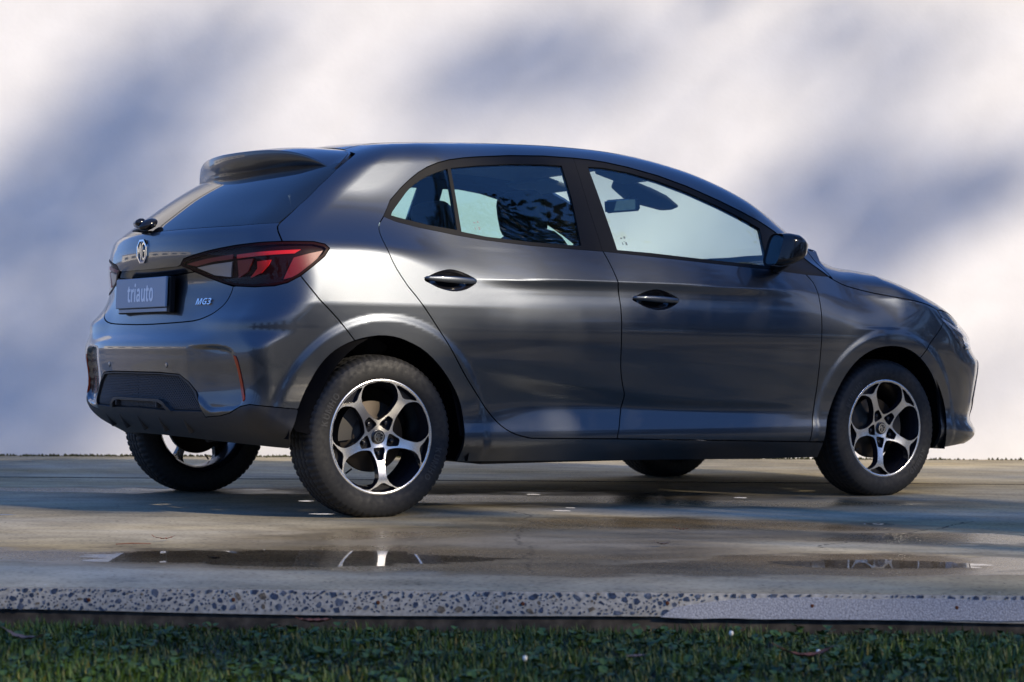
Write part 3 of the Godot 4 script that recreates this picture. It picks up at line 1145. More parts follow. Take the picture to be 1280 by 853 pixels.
	mk("windscreen", car, mats.screen_glass, panel(ws, -0.004, 0.0, Vector2(0.06, 0.05), 0.002, true))
	var strip_h := PackedVector2Array([Vector2(2.196, 0.974)])
	strip_h.append_array(hood_line.slice(1))
	strip_h.append_array(vec2s([2.87, 0.837, 3.0, 0.821, 3.1, 0.803, 3.3, 0.773, 3.36, 0.766]))
	var crest := PackedVector2Array()
	for x in [3.16, 3.1, 3.0, 2.9, 2.8, 2.7, 2.6, 2.5, 2.42, 2.36, 2.31]: crest.append(Vector2(side_u(x, 0.6), top_point(Vector2(x, 0.6)).y))
	strip_h.append_array(crest)
	strip_h.append(roof_line(2.2))
	var prow := PackedVector2Array([Vector2(3.36, 0.766), Vector2(3.5, 0.751), Vector2(3.8, 0.763), Vector2(MIDF, 0.773), Vector2(MIDF, 0.89), Vector2(3.8, 0.89), crest[0]])
	var hd := PackedVector2Array()
	for p in crest: hd.append(across(p.x, p.y))
	hd.append_array(vec2s([2.32, 0.5, 2.35, 0.25, 2.36, 0.0]))
	for k in range(hd.size() - 2, -1, -1): hd.append(Vector2(hd[k].x, -hd[k].y))
	for y in [-0.45, -0.3, -0.15, 0.0, 0.15, 0.3, 0.45]: hd.append(across(2.8 + HALF + CY - y if absf(y) < CY else side_u(3.2, absf(y)), 0.89) if y >= 0.0 else across(2.8 + HALF + CY + y if absf(y) < CY else side_u(3.2, absf(y)), 0.89) * Vector2(1, -1))
	mk("bonnet", car, paint, join([both(panel(strip_h)), both(panel(prow, 0.0, 0.0, Vector2(0.04, 0.012), 0.0)), panel(hd, 0.0, 0.0, Vector2(0.05, 0.04), 0.0, true)]))

	# --- doors
	var grip_r := smooth_loop(vec2s([0.072, 0.899, 0.110, 0.921, 0.150, 0.935, 0.195, 0.943, 0.240, 0.936, 0.285, 0.920, 0.312, 0.902, 0.290, 0.880, 0.245, 0.862, 0.195, 0.857, 0.140, 0.867, 0.100, 0.883]), 3)
	var grip_f := PackedVector2Array()
	for p in grip_r: grip_f.append(Vector2(p.x + 0.981, p.y - 0.052))
	var fuel: Array = []
	var door := PackedVector2Array()
	door.append_array(dlo_low)
	door.append_array(mid.slice(1))
	door.append_array(rev(low_line).slice(1))
	door.append_array(rev(rear_line).slice(1, -1))
	var rear_doors := pair("rear_door", paint, panel(door, 0.0, 0.014, Vector2(0.016, 0.008), 0.0025, false, [grip_r]))
	door = PackedVector2Array()
	door.append_array(dlo_low_front)
	door.append_array(front_line.slice(1))
	door.append_array(rev(low_line_front).slice(1))
	door.append_array(rev(mid).slice(1, -1))
	var front_doors := pair("front_door", paint, panel(door, 0.0, 0.014, Vector2(0.016, 0.008), 0.0025, false, [grip_f]))
	# window surrounds and panes
	var qg := smooth_line(vec2s([-0.013, 1.148, 0.040, 1.202, 0.105, 1.266, 0.181, 1.313, 0.286, 1.350]), 3)
	qg.append_array(vec2s([0.280, 1.23, 0.268, 1.101, 0.142, 1.116]))
	var rg := vec2s([0.304, 1.354, 0.449, 1.376, 0.618, 1.395, 0.789, 1.404, 0.885, 1.405, 0.876, 1.258, 0.845, 1.061, 0.604, 1.067, 0.398, 1.081, 0.288, 1.096, 0.297, 1.23])
	var fg := vec2s([1.02, 1.409, 1.10, 1.410, 1.225, 1.397, 1.371, 1.367, 1.511, 1.325, 1.662, 1.268, 1.77, 1.222, 1.855, 1.180, 1.816, 1.012, 1.543, 1.024, 1.188, 1.045, 1.021, 1.051])
	var fr := PackedVector2Array()
	fr.append_array(dlo)
	fr.append_array(bline.slice(1))
	fr.append_array(rev(dlo_low).slice(1, -1))
	var rear_frame := panel(fr, -0.003, 0.016, Vector2(0.03, 0.014), 0.0006, false, [qg, rg])
	var rear_seal := panel(Geometry2D.offset_polygon(fr, 0.016)[0], -0.024, 0.0, Vector2(0.03, 0.014), 0.0, false, [qg, rg])
	fr = PackedVector2Array()
	fr.append_array(dlo_front)
	fr.append_array(vec2s([2.179, 0.976]))
	fr.append_array(rev(dlo_low_front))
	fr.append_array(rev(bline).slice(1, -1))
	var front_frame := panel(fr, -0.003, 0.016, Vector2(0.03, 0.014), 0.0006, false, [fg])
	var front_seal := panel(Geometry2D.offset_polygon(fr, 0.016)[0], -0.024, 0.0, Vector2(0.03, 0.014), 0.0, false, [fg])
	var panes := [solid_pane(qg), solid_pane(rg), solid_pane(fg)]
	var cup_r := panel(grip_r, dish(0.192, 0.900, 0.120, 0.043, 0.026), 0.0, Vector2(0.015, 0.006), 0.0)
	var cup_f := panel(grip_f, dish(1.173, 0.848, 0.120, 0.043, 0.026), 0.0, Vector2(0.015, 0.006), 0.0)
	var bar_r := handle_bar(0.192, 0.9015)
	var bar_f := handle_bar(1.173, 0.8495)
	for s in 2:
		var f := func(a): return a if s == 0 else flip(a)
		mk("window_frame", rear_doors[s], mats.black_trim, f.call(rear_frame))
		mk("window_frame", front_doors[s], mats.black_trim, f.call(front_frame))
		mk("window_seal", rear_doors[s], mats.gap, f.call(rear_seal))
		mk("window_seal", front_doors[s], mats.gap, f.call(front_seal))
		mk("quarter_window", rear_doors[s], mats.side_glass, f.call(panes[0]))
		mk("window", rear_doors[s], mats.side_glass, f.call(panes[1]))
		mk("window", front_doors[s], mats.side_glass, f.call(panes[2]))
		mk("handle_cup", rear_doors[s], mats.gloss_black, f.call(cup_r))
		mk("handle_cup", front_doors[s], mats.gloss_black, f.call(cup_f))
		mk("handle", rear_doors[s], paint, f.call(bar_r))
		mk("handle", front_doors[s], paint, f.call(bar_f))
	# etched marks in the lower corners of the panes
	for k in 2:
		var c: Vector2 = [Vector2(0.372, 1.125), Vector2(1.075, 1.092)][k]
		var a := acc()
		for e in [[-0.02, 0.012, 0.014, 0.008], [0.004, 0.015, 0.012, 0.012], [-0.018, -0.022, 0.006, 0.014], [0.004, -0.022, 0.012, 0.018], [-0.006, -0.004, 0.01, 0.003]]:
			var r := PackedVector2Array()
			for d in [Vector2(0, 0), Vector2(1, 0), Vector2(1, 1), Vector2(0, 1)]: r.append(c + Vector2(e[0] + d.x * e[2], e[1] + d.y * e[3]) * 0.75)
			a = join([a, panel(r, -0.0070, 0.0, Vector2(0.03, 0.014), 0.0)])
		mk("etched_mark", [rear_doors[0], front_doors[0]][k], mats.etch, a)

	# --- front wing, nose, headlamps
	var fw := PackedVector2Array()
	fw.append_array(vec2s([2.179, 0.976]))
	fw.append_array(hood_line)
	fw.append_array(vec2s([2.79, 0.836, 2.838, 0.786, 2.743, 0.701, 2.656, 0.618]))
	for k in range(arch_f.size() - 1, -1, -1):
		if arch_f[k].x < 2.65 and arch_f[k].y > 0.245: fw.append(arch_f[k])
	fw.append_array(rev(front_line))
	pair("front_wing", paint, panel(fw))
	var head := vec2s([2.793, 0.838, 2.87, 0.835, 3.0, 0.818, 3.1, 0.80, 3.3, 0.77, 3.5, 0.748, 3.5, 0.70, 3.3, 0.672, 3.15, 0.660, 3.06, 0.668, 2.977, 0.694, 2.898, 0.751, 2.84, 0.788])
	var lamps := pair("headlamp", mats.lens_black, panel(head, -0.03, 0.0))
	for s in 2:
		var h := panel(head, 0.001, 0.02)
		mk("lens", lamps[s], mats.headlamp_glass, h if s == 0 else flip(h))
		var strip := panel(vec2s([2.86, 0.815, 3.1, 0.775, 3.4, 0.735, 3.4, 0.720, 3.1, 0.752, 2.89, 0.79]), -0.018, 0.01)
		mk("light_strip", lamps[s], mats.lamp_clear, strip if s == 0 else flip(strip))
		var bulb := acc()
		lathe(bulb, [Vector2(0.034, 0.0), Vector2(0.036, 0.012), Vector2(0.030, 0.020), Vector2(0.0, 0.026)], 20, Transform3D(Basis(Vector3.UP, PI / 2), Vector3(3.24, 0.715, 0.55)))
		mk("projector", lamps[s], mats.chrome, bulb if s == 0 else flip(bulb))
	var nose := PackedVector2Array()
	nose.append_array(vec2s([2.656, 0.618, 2.743, 0.701, 2.838, 0.786, 2.898, 0.751, 2.977, 0.694, 3.06, 0.668, 3.15, 0.660, 3.3, 0.672, 3.5, 0.70, 3.5, 0.748, 3.8, 0.76, MIDF, 0.77, MIDF, 0.205, 3.5, 0.212, 3.124, 0.218, 2.951, 0.210]))
	for k in range(arch_f.size() - 1, -1, -1):
		if arch_f[k].x > 2.66: nose.append(arch_f[k])
	mk("front_bumper", car, paint, both(panel(nose, 0.0, 0.014, Vector2(0.016, 0.010))))
	var gr := vec2s([3.55, 0.66, 3.4, 0.60, 3.3, 0.42, 3.45, 0.30, MIDF, 0.30, MIDF, 0.66])
	mk("front_grille", car, mats.gloss_black, both(panel(gr, 0.004, 0.01, Vector2(0.04, 0.02))))

	# --- rear: tailgate, lamps, bumper
	var tg := PackedVector2Array([Vector2(MID, 1.090), Vector2(-1.235, 1.090), Vector2(-1.033, 1.090), Vector2(-0.787, 1.091)])
	tg.append_array(rev(tail_side))
	for k in range(6, -1, -1): tg.append(lamp[k])
	tg.append_array(vec2s([-1.16, 0.943, -1.3, 0.941, MID, 0.940]))
	var tl := PackedVector2Array([Vector2(MID, 0.905), Vector2(-1.30, 0.907), Vector2(-1.18, 0.913), Vector2(-1.068, 0.921)])
	for k in range(20, 17, -1): tl.append(lamp[k])
	tl.append_array(tail_low)
	var gate := mk("tailgate", car, paint, join([joined_half(panel(tg, 0.0, 0.012, Vector2(0.016, 0.008))), joined_half(panel(tl, 0.0, 0.012, Vector2(0.016, 0.008)))]))
	var band := vec2s([MID, 0.940, -1.3, 0.941, -1.16, 0.943, -1.135, 0.948, -1.117, 0.940, -1.068, 0.921, -1.18, 0.913, -1.30, 0.907, MID, 0.905])
	mk("lamp_band", gate, mats.gloss_black, both(panel(band, -0.006, 0.0, Vector2(0.016, 0.008), -0.003)))
	var rgl := PackedVector2Array([Vector2(MID, 1.090), Vector2(-1.235, 1.090), Vector2(-1.033, 1.090), Vector2(-0.787, 1.091), Vector2(-0.612, 1.098)])
	rgl.append_array(glass_side.slice(1))
	rgl.append_array(vec2s([-0.33, 1.352, -0.6, 1.362, -1.0, 1.366, MID, 1.366]))
	mk("rear_window", gate, mats.rear_glass, joined_half(panel(rgl, -0.003, 0.008, Vector2(0.04, 0.014), 0.002)))
	var rear_lamps := pair("tail_lamp", mats.lens_black, panel(lamp, -0.012, 0.0, Vector2(0.016, 0.008), 0.0015))
	var bits := [["light_bar", "lamp_red", [-0.778, 0.979, -0.64, 0.989, -0.50, 0.998, -0.522, 0.982, -0.64, 0.974, -0.778, 0.964]],
		["reversing_light", "lamp_clear", [-1.03, 0.934, -0.92, 0.945, -0.806, 0.953, -0.822, 0.897, -0.93, 0.905]],
		["fog_light", "lamp_red", [-0.672, 0.951, -0.610, 0.957, -0.622, 0.935, -0.655, 0.908, -0.710, 0.892, -0.672, 0.925]],
		["side_light", "lamp_deep_red", [-0.524, 0.966, -0.47, 0.983, -0.418, 0.996, -0.454, 0.942, -0.505, 0.900, -0.560, 0.886]],
		["indicator", "lamp_deep_red", [-1.098, 0.950, -0.95, 0.968, -0.80, 0.981, -0.801, 0.963, -0.92, 0.955, -1.03, 0.940]],
		["brake_light", "lamp_deep_red", [-0.775, 0.957, -0.69, 0.962, -0.72, 0.915, -0.775, 0.892]]]
	var inset := Geometry2D.offset_polygon(lamp, -0.010)[0]
	var outer := PackedVector2Array()
	for p in lamp:
		if p.x > -0.795: outer.append(p)
	for b in bits:
		var a := panel(vec2s(b[2]), -0.006, 0.006, Vector2(0.02, 0.01), 0.0)
		for s in 2: mk(b[0], rear_lamps[s], mats[b[1]], a if s == 0 else flip(a))
	var lens := panel(inset, 0.001, 0.0, Vector2(0.016, 0.008), 0.0)
	var rim := panel(lamp, 0.0005, 0.012, Vector2(0.016, 0.008), 0.0015, false, [inset])
	for s in 2:
		mk("lens", rear_lamps[s], mats.lens_red, lens if s == 0 else flip(lens))
		mk("surround", rear_lamps[s], mats.lens_black, rim if s == 0 else flip(rim))
	# bumper
	var rb := rev(tail_low)
	for k in range(17, 12, -1): rb.append(lamp[k])
	rb.append_array(bumper_gap.slice(1))
	for p in arch_r:
		if p.x < -0.283 and p.y > 0.412: rb.append(p)
	rb.append_array(rev(cladding))
	rb.append_array(vec2s([-0.943, 0.467, -0.991, 0.502, -1.057, 0.531, -1.209, 0.537, MID, 0.537]))
	var vent := smooth_loop(vec2s([-1.05, 0.642, -0.95, 0.642, -0.88, 0.642, -0.803, 0.640, -0.735, 0.627, -0.706, 0.585, -0.690, 0.52, -0.672, 0.45, -0.70, 0.412, -0.78, 0.400, -0.865, 0.398, -0.925, 0.44, -1.05, 0.50]), 3)
	var scoop := func(p: Vector2) -> float:
		if p.x > -0.66 or p.x < -1.05 or not Geometry2D.is_point_in_polygon(p, vent): return 0.0
		var d := 1.0
		for k in vent.size(): d = minf(d, p.distance_to(Geometry2D.get_closest_point_to_segment(p, vent[k], vent[(k + 1) % vent.size()])))
		return -0.017 * smoothstep(0.0, 0.011, d) * smoothstep(-1.02, -0.78, p.x)
	var bumper := mk("rear_bumper", car, paint, joined_half(panel(rb, scoop, 0.014, Vector2(0.010, 0.006))))
	var hole := vec2s([MID, 0.529, -1.21, 0.529, -1.063, 0.523, -1.000, 0.496, -0.955, 0.461, -0.902, 0.395, -1.12, 0.391, MID, 0.396])
	var val := PackedVector2Array([Vector2(MID, 0.536), Vector2(MID, 0.529)])
	val.append_array(hole.slice(1))
	val.append(Vector2(MID, 0.285))
	val.append_array(vec2s([-1.2, 0.283, -1.005, 0.277, -0.75, 0.270, -0.553, 0.262]))
	for k in range(arch_r.size() - 2, -1, -1):
		if arch_r[k].y < 0.407 and arch_r[k].x < 0.0: val.append(arch_r[k])
	val.append_array(rev(cladding))
	val.append_array(vec2s([-0.943, 0.467, -0.991, 0.502, -1.057, 0.531, -1.209, 0.536]))
	var lower := mk("rear_valance", car, mats.cladding, joined_half(panel(val, 0.0, 0.014, Vector2(0.016, 0.008), 0.0012)))
	mk("grille_back", lower, mats.gap, both(panel(hole, -0.035, 0.0, Vector2(0.04, 0.02), -0.02)))
	var lat := acc()
	for d in [-1.0, 1.0]:
		for k in 110:
			var c := MID - 0.16 + k * 0.0135
			var line := PackedVector2Array()
			for e in 29: line.append(Vector2(c + (e - 14) * 0.005 * d, 0.46 + (e - 14) * 0.005))
			for s in Geometry2D.intersect_polyline_with_polygon(line, hole):
				var pts := []
				for p in s: pts.append(on_body(p.x, p.y, -0.013))
				var rd := []
				for p in s: rd.append(0.0024)
				tube(lat, pts, rd, 4)
	lat = both(lat)
	mk("grille_mesh", lower, mats.grille_black, lat).set_meta("kind", "stuff")
	mk("grille_trim", lower, mats.cladding, both(panel(vec2s([-1.128, 0.391, -1.18, 0.424, -1.22, 0.434, MID, 0.434, MID, 0.424, -1.235, 0.424, -1.19, 0.413, -1.165, 0.391]), 0.006, 0.03, Vector2(0.016, 0.008), 0.0)))
	for z in [-0.21, 0.21]:
		var rib := acc()
		box(rib, at(on_body(MID + absf(z), 0.414, -0.002) * Vector3(1, 1, signf(z)), Vector3.ZERO), Vector3(0.02, 0.03, 0.008), 0.002)
		mk("grille_rib", lower, mats.cladding, rib)
	for k in 5:
		var fin := acc()
		var y := -0.47 + 0.21 * k
		var fp := on_body(-(HALF + CY - minf(absf(y), 0.345)) if absf(y) < CY else side_u(-0.55, absf(y)), 0.335, -0.004) * Vector3(1, 1, signf(y))
		box(fin, at(fp, Vector3(0.25, 0.0, 0.55)), Vector3(0.022, 0.075, 0.010), 0.004)
		mk("diffuser_fin", lower, mats.cladding, fin)
	var am := panel(vec2s([-0.712, 0.606, -0.700, 0.602, -0.691, 0.583, -0.664, 0.446, -0.670, 0.438, -0.680, 0.470, -0.697, 0.560]), 0.003, 0.008, Vector2(0.02, 0.01), 0.0)
	for s in 2: mk("reflector", bumper, mats.amber, am if s == 0 else flip(am))
	for y in [0.30]:
		for s in [-1.0, 1.0]:
			var sen := acc()
			var p := on_body(-(HALF + CY - y) if y < CY else -0.90, 0.565, 0.0)
			lathe(sen, [Vector2(0.0105, -0.004), Vector2(0.0105, 0.001), Vector2(0.008, 0.002), Vector2(0.0, 0.002)], 16, Transform3D(Basis(Vector3.UP, -PI / 2 + (0.5 if y > CY else 0.08)), p))
			mk("parking_sensor", bumper, paint, sen if s > 0 else flip(sen))

	build_spoiler()
	build_tail_marks(gate)
	build_inside()
	build_wheels()
	build_mirrors(front_doors)

func solid_pane(outline: PackedVector2Array) -> Dictionary:
	var inner := panel(outline, -0.0125, 0.0, Vector2(0.03, 0.014), -0.006)
	flip_faces(inner)
	return join([panel(outline, -0.008, 0.0045, Vector2(0.03, 0.014), -0.006), inner])

func joined_half(a: Dictionary) -> Dictionary:
	return both(a)

func dish(cx: float, cz: float, rx: float, rz: float, depth: float) -> Callable:
	return func(p: Vector2) -> float:
		var t := Vector2((p.x - cx) / rx, (p.y - cz) / rz).length()
		return -depth * (1.0 - smoothstep(0.25, 1.0, t)) - 0.0012

func handle_bar(cx: float, cz: float) -> Dictionary:
	# a bar bridging the cup, flat in front, thicker towards its front end
	var a := acc()
	var rows := []
	for k in 25:
		var t := -1.0 + 2.0 * k / 24.0
		var u := cx + t * 0.119
		var out := 0.013 - 0.014 * t * t
		var hh := 0.0125 * (1.0 - 0.35 * t * t) + 0.0015 * t
		var th := 0.0075
		if k == 0 or k == 24:
			hh *= 0.15
			th *= 0.15
		var row := []
		var z := cz - 0.004 * t
		var p := side_point(Vector2(u, z))
		var n := body_normal(p)
		n.y = 0.0
		n = n.normalized()
		for j in 12:
			var g := TAU * j / 12.0
			var cy := clampf(sin(g) * 1.25, -1, 1) * hh
			var co := clampf(cos(g) * 1.25, -1, 1) * th
			row.append(p + n * (out + co) + Vector3.UP * cy)
		rows.append(row)
	grid(a, rows, true, false, true)
	return a

func build_spoiler() -> void:
	var edge := func(y: float) -> Vector3:
		var t := absf(y) / 0.65
		return Vector3(-0.262 + 0.179 * t ** 1.766, 1.42 - 0.111 * t ** 4.493, y)
	var ys := []
	for k in 49: ys.append(-0.652 + 1.304 * k / 48.0)
	var skin := []
	var fall := []
	var gutter := []
	for y in ys:
		var t: float = absf(y) / 0.652
		var e: Vector3 = edge.call(y)
		var sx: float = clampf((absf(y) - 0.57) / 0.082, 0.0, 1.0)
		var rx: float = 0.011 - 0.098 * sx * sx
		var r := top_point(Vector2(rx, y))
		gutter.append([r + Vector3(-0.012, -0.002, 0), r + Vector3(0.008, -0.014, 0), r + Vector3(0.02, -0.016, 0)])
		if t > 0.995: e = r + Vector3(-0.001, -0.001, 0)
		var row := []
		for j in 9:
			var s := j / 8.0
			var p: Vector3 = r.lerp(e, s)
			# follows the roof at first, then flattens towards the trailing edge
			p.y = lerpf(r.y, e.y, s) + 0.010 * sin(PI * s) * (1.0 - t * t)
			row.append(p)
		var h: float = 0.078 * (1.0 - t ** 3) + 0.006
		skin.append(row)
		fall.append([e, e + Vector3(-0.003, -0.005, 0), e + Vector3(0.0, -0.4 * h, 0), e + Vector3(0.010, -0.75 * h, 0), e + Vector3(0.040, -1.15 * h, 0)])
	var a := acc()
	grid(a, skin)
	grid(a, fall)
	var sp := mk("roof_spoiler", car, mats.paint, a)
	var b := acc()
	grid(b, gutter, false, false, true)
	mk("spoiler_seam", sp, mats.gloss_black, b)

func build_tail_marks(gate: Node3D) -> void:
	var back := Basis(Vector3(0, 0, 1), Vector3(0, 1, 0), Vector3(-1, 0, 0))
	# the number plate on its black holder, widened at right to draw the plate's shadow
	var tilt := back * Basis(Vector3.RIGHT, -0.03)
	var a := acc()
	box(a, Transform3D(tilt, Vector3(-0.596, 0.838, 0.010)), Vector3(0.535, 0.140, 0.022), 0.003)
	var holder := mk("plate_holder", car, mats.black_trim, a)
	a = acc()
	box(a, Transform3D(tilt, Vector3(-0.614, 0.849, 0)), Vector3(0.520, 0.118, 0.010), 0.0025)
	mk("plate", holder, mats.plate_blue, a)
	text("plate_lettering", holder, "triauto", 0.0865, 0.001, mats.plate_print, Transform3D(tilt * Basis.from_scale(Vector3(0.94, 1.1, 1)), Vector3(-0.6198, 0.847, 0.005)))
	a = acc()
	box(a, Transform3D(tilt, Vector3(-0.609, 0.780, 0.0)), Vector3(0.50, 0.014, 0.004), 0.001)
	mk("plate_clip", holder, mats.plate_blue, a)
	# badge: an octagon with two letters
	var bt := Transform3D(back * Basis(Vector3.RIGHT, 0.02), Vector3(-0.6105, 1.014, 0))
	var oct := PackedVector2Array()
	var inn := PackedVector2Array()
	for k in 8:
		var t := TAU * (k + 0.5) / 8.0
		oct.append(Vector2(cos(t) * 0.056, sin(t) * 0.051))
		inn.append(Vector2(cos(t) * 0.048, sin(t) * 0.043))
	var ring := acc()
	for k in 8:
		var m := (k + 1) % 8
		quad(ring, bt * v3(oct[m], 0.004), bt * v3(oct[k], 0.004), bt * v3(inn[k], 0.005), bt * v3(inn[m], 0.005))
		quad(ring, bt * v3(oct[k], 0.004), bt * v3(oct[m], 0.004), bt * v3(oct[m], -0.004), bt * v3(oct[k], -0.004))
		quad(ring, bt * v3(inn[m], 0.005), bt * v3(inn[k], 0.005), bt * v3(inn[k], -0.004), bt * v3(inn[m], -0.004))
	mk("badge_ring", gate, mats.chrome, ring)
	letters("badge_letters", gate, bt, 1.0)
	# model lettering at the right of the tailgate
	var p := on_body(-0.972, 0.806, 0.0)
	var n := body_normal(p)
	var yy := (Vector3.UP - n * n.y).normalized()
	var xx := yy.cross(n)
	var lt := Basis(xx * 1.45, yy + xx * 0.25, n)
	text("model_lettering", gate, "MG3", 0.0335, 0.008, mats.chrome, Transform3D(lt, p + n * 0.002))
	# wiper
	a = acc()
	var cap := []
	for k in 9:
		var t := PI * k / 8.0
		var row := []
		for j in 16:
			var g := TAU * j / 16.0
			row.append(Vector3(-0.588, 1.122, 0.0) + Vector3(-cos(t) * 0.038, cos(g) * sin(t) * 0.024 - cos(t) * 0.012, sin(g) * sin(t) * 0.034))
		cap.append(row)
	grid(a, cap, true)
	var path := []
	var rads := []
	for k in 9:
		var t := k / 8.0
		path.append(Vector3(-0.612 + 0.055 * t * t, 1.130 - 0.004 * t, -0.01 - 0.17 * t))
		rads.append(0.021 - 0.012 * t)
	tube(a, path, rads, 10, 0.8)
	var wp := mk("rear_wiper", car, mats.gloss_black, a)
	a = acc()
	tube(a, [Vector3(-0.585, 1.116, 0.06), Vector3(-0.570, 1.114, -0.10), Vector3(-0.530, 1.112, -0.30)], [0.007, 0.008, 0.006], 6)
	mk("wiper_blade", wp, mats.rubber, a)

func v3(p: Vector2, z: float) -> Vector3:
	return Vector3(p.x, p.y, z)

func letters(called: String, parent: Node, x: Transform3D, s: float) -> void:
	# M and G drawn as tall strokes that fill the octagon
	var a := acc()
	var strokes := [[-0.038, -0.022, -0.038, 0.022], [-0.038, 0.022, -0.024, -0.006], [-0.024, -0.006, -0.010, 0.030], [-0.010, 0.030, -0.006, -0.034],
		[0.034, 0.026, 0.022, 0.034], [0.022, 0.034, 0.008, 0.024], [0.008, 0.024, 0.006, -0.022], [0.006, -0.022, 0.018, -0.034], [0.018, -0.034, 0.036, -0.022], [0.036, -0.022, 0.036, 0.002], [0.036, 0.002, 0.022, 0.002]]
	for e in strokes:
		var p := Vector2(e[0], e[1]) * s
		var q := Vector2(e[2], e[3]) * s
		var d := (q - p).normalized() * 0.0024 * s
		var o := d.orthogonal()
		prism(a, PackedVector2Array([p - d - o, q + d - o, q + d + o, p - d + o]), x, 0.005 * s)
	mk(called, parent, mats.chrome, a)

func build_mirrors(doors: Array) -> void:
	var secs := [[1.868, 0.862, 0.964, 1.006, 1.144], [1.90, 0.858, 0.980, 1.000, 1.147], [1.945, 0.856, 0.990, 1.008, 1.141], [1.985, 0.862, 0.984, 1.026, 1.128], [2.015, 0.872, 0.966, 1.046, 1.109], [2.030, 0.89, 0.94, 1.062, 1.086]]
	var rows := []
	for s in secs:
		var row := []
		for j in 28:
			var g := TAU * j / 28.0
			var cx: float = signf(cos(g)) * absf(cos(g)) ** 0.48
			var cy: float = signf(sin(g)) * absf(sin(g)) ** 0.48
			row.append(Vector3(s[0] + 0.022 * cy * (1.0 if s[0] < 1.95 else 0.3), lerpf(s[3], s[4], 0.5 + 0.5 * cy), lerpf(s[1], s[2], 0.5 + 0.5 * cx)))
		rows.append(row)
	var a := acc()
	grid(a, rows, true, false, true)
	tube(a, [Vector3(1.965, 0.985, 0.79), Vector3(1.955, 1.004, 0.85), Vector3(1.94, 1.03, 0.92)], [0.034, 0.030, 0.030], 10, 0.7)
	var c := Vector3.ZERO
	for p in rows[0]: c += p
	c /= 28.0
	var lip := []
	var floor_row := []
	for p in rows[0]:
		lip.append(p)
		floor_row.append(c + (p - c) * 0.9 + Vector3(0.008, 0, 0))
	var b := acc()
	grid(b, [lip, floor_row], true, false, false)
	var gl := acc()
	for k in 28: tri(gl, c + Vector3(0.009, 0, 0), floor_row[k], floor_row[(k + 1) % 28])
	for s in 2:
		var f := func(q): return q if s == 0 else flip(q)
		var m := mk("wing_mirror", car, mats.gloss_black, f.call(a))
		mk("mirror_rim", m, mats.black_trim, f.call(b))
		mk("mirror_glass", m, mats.mirror, f.call(gl))

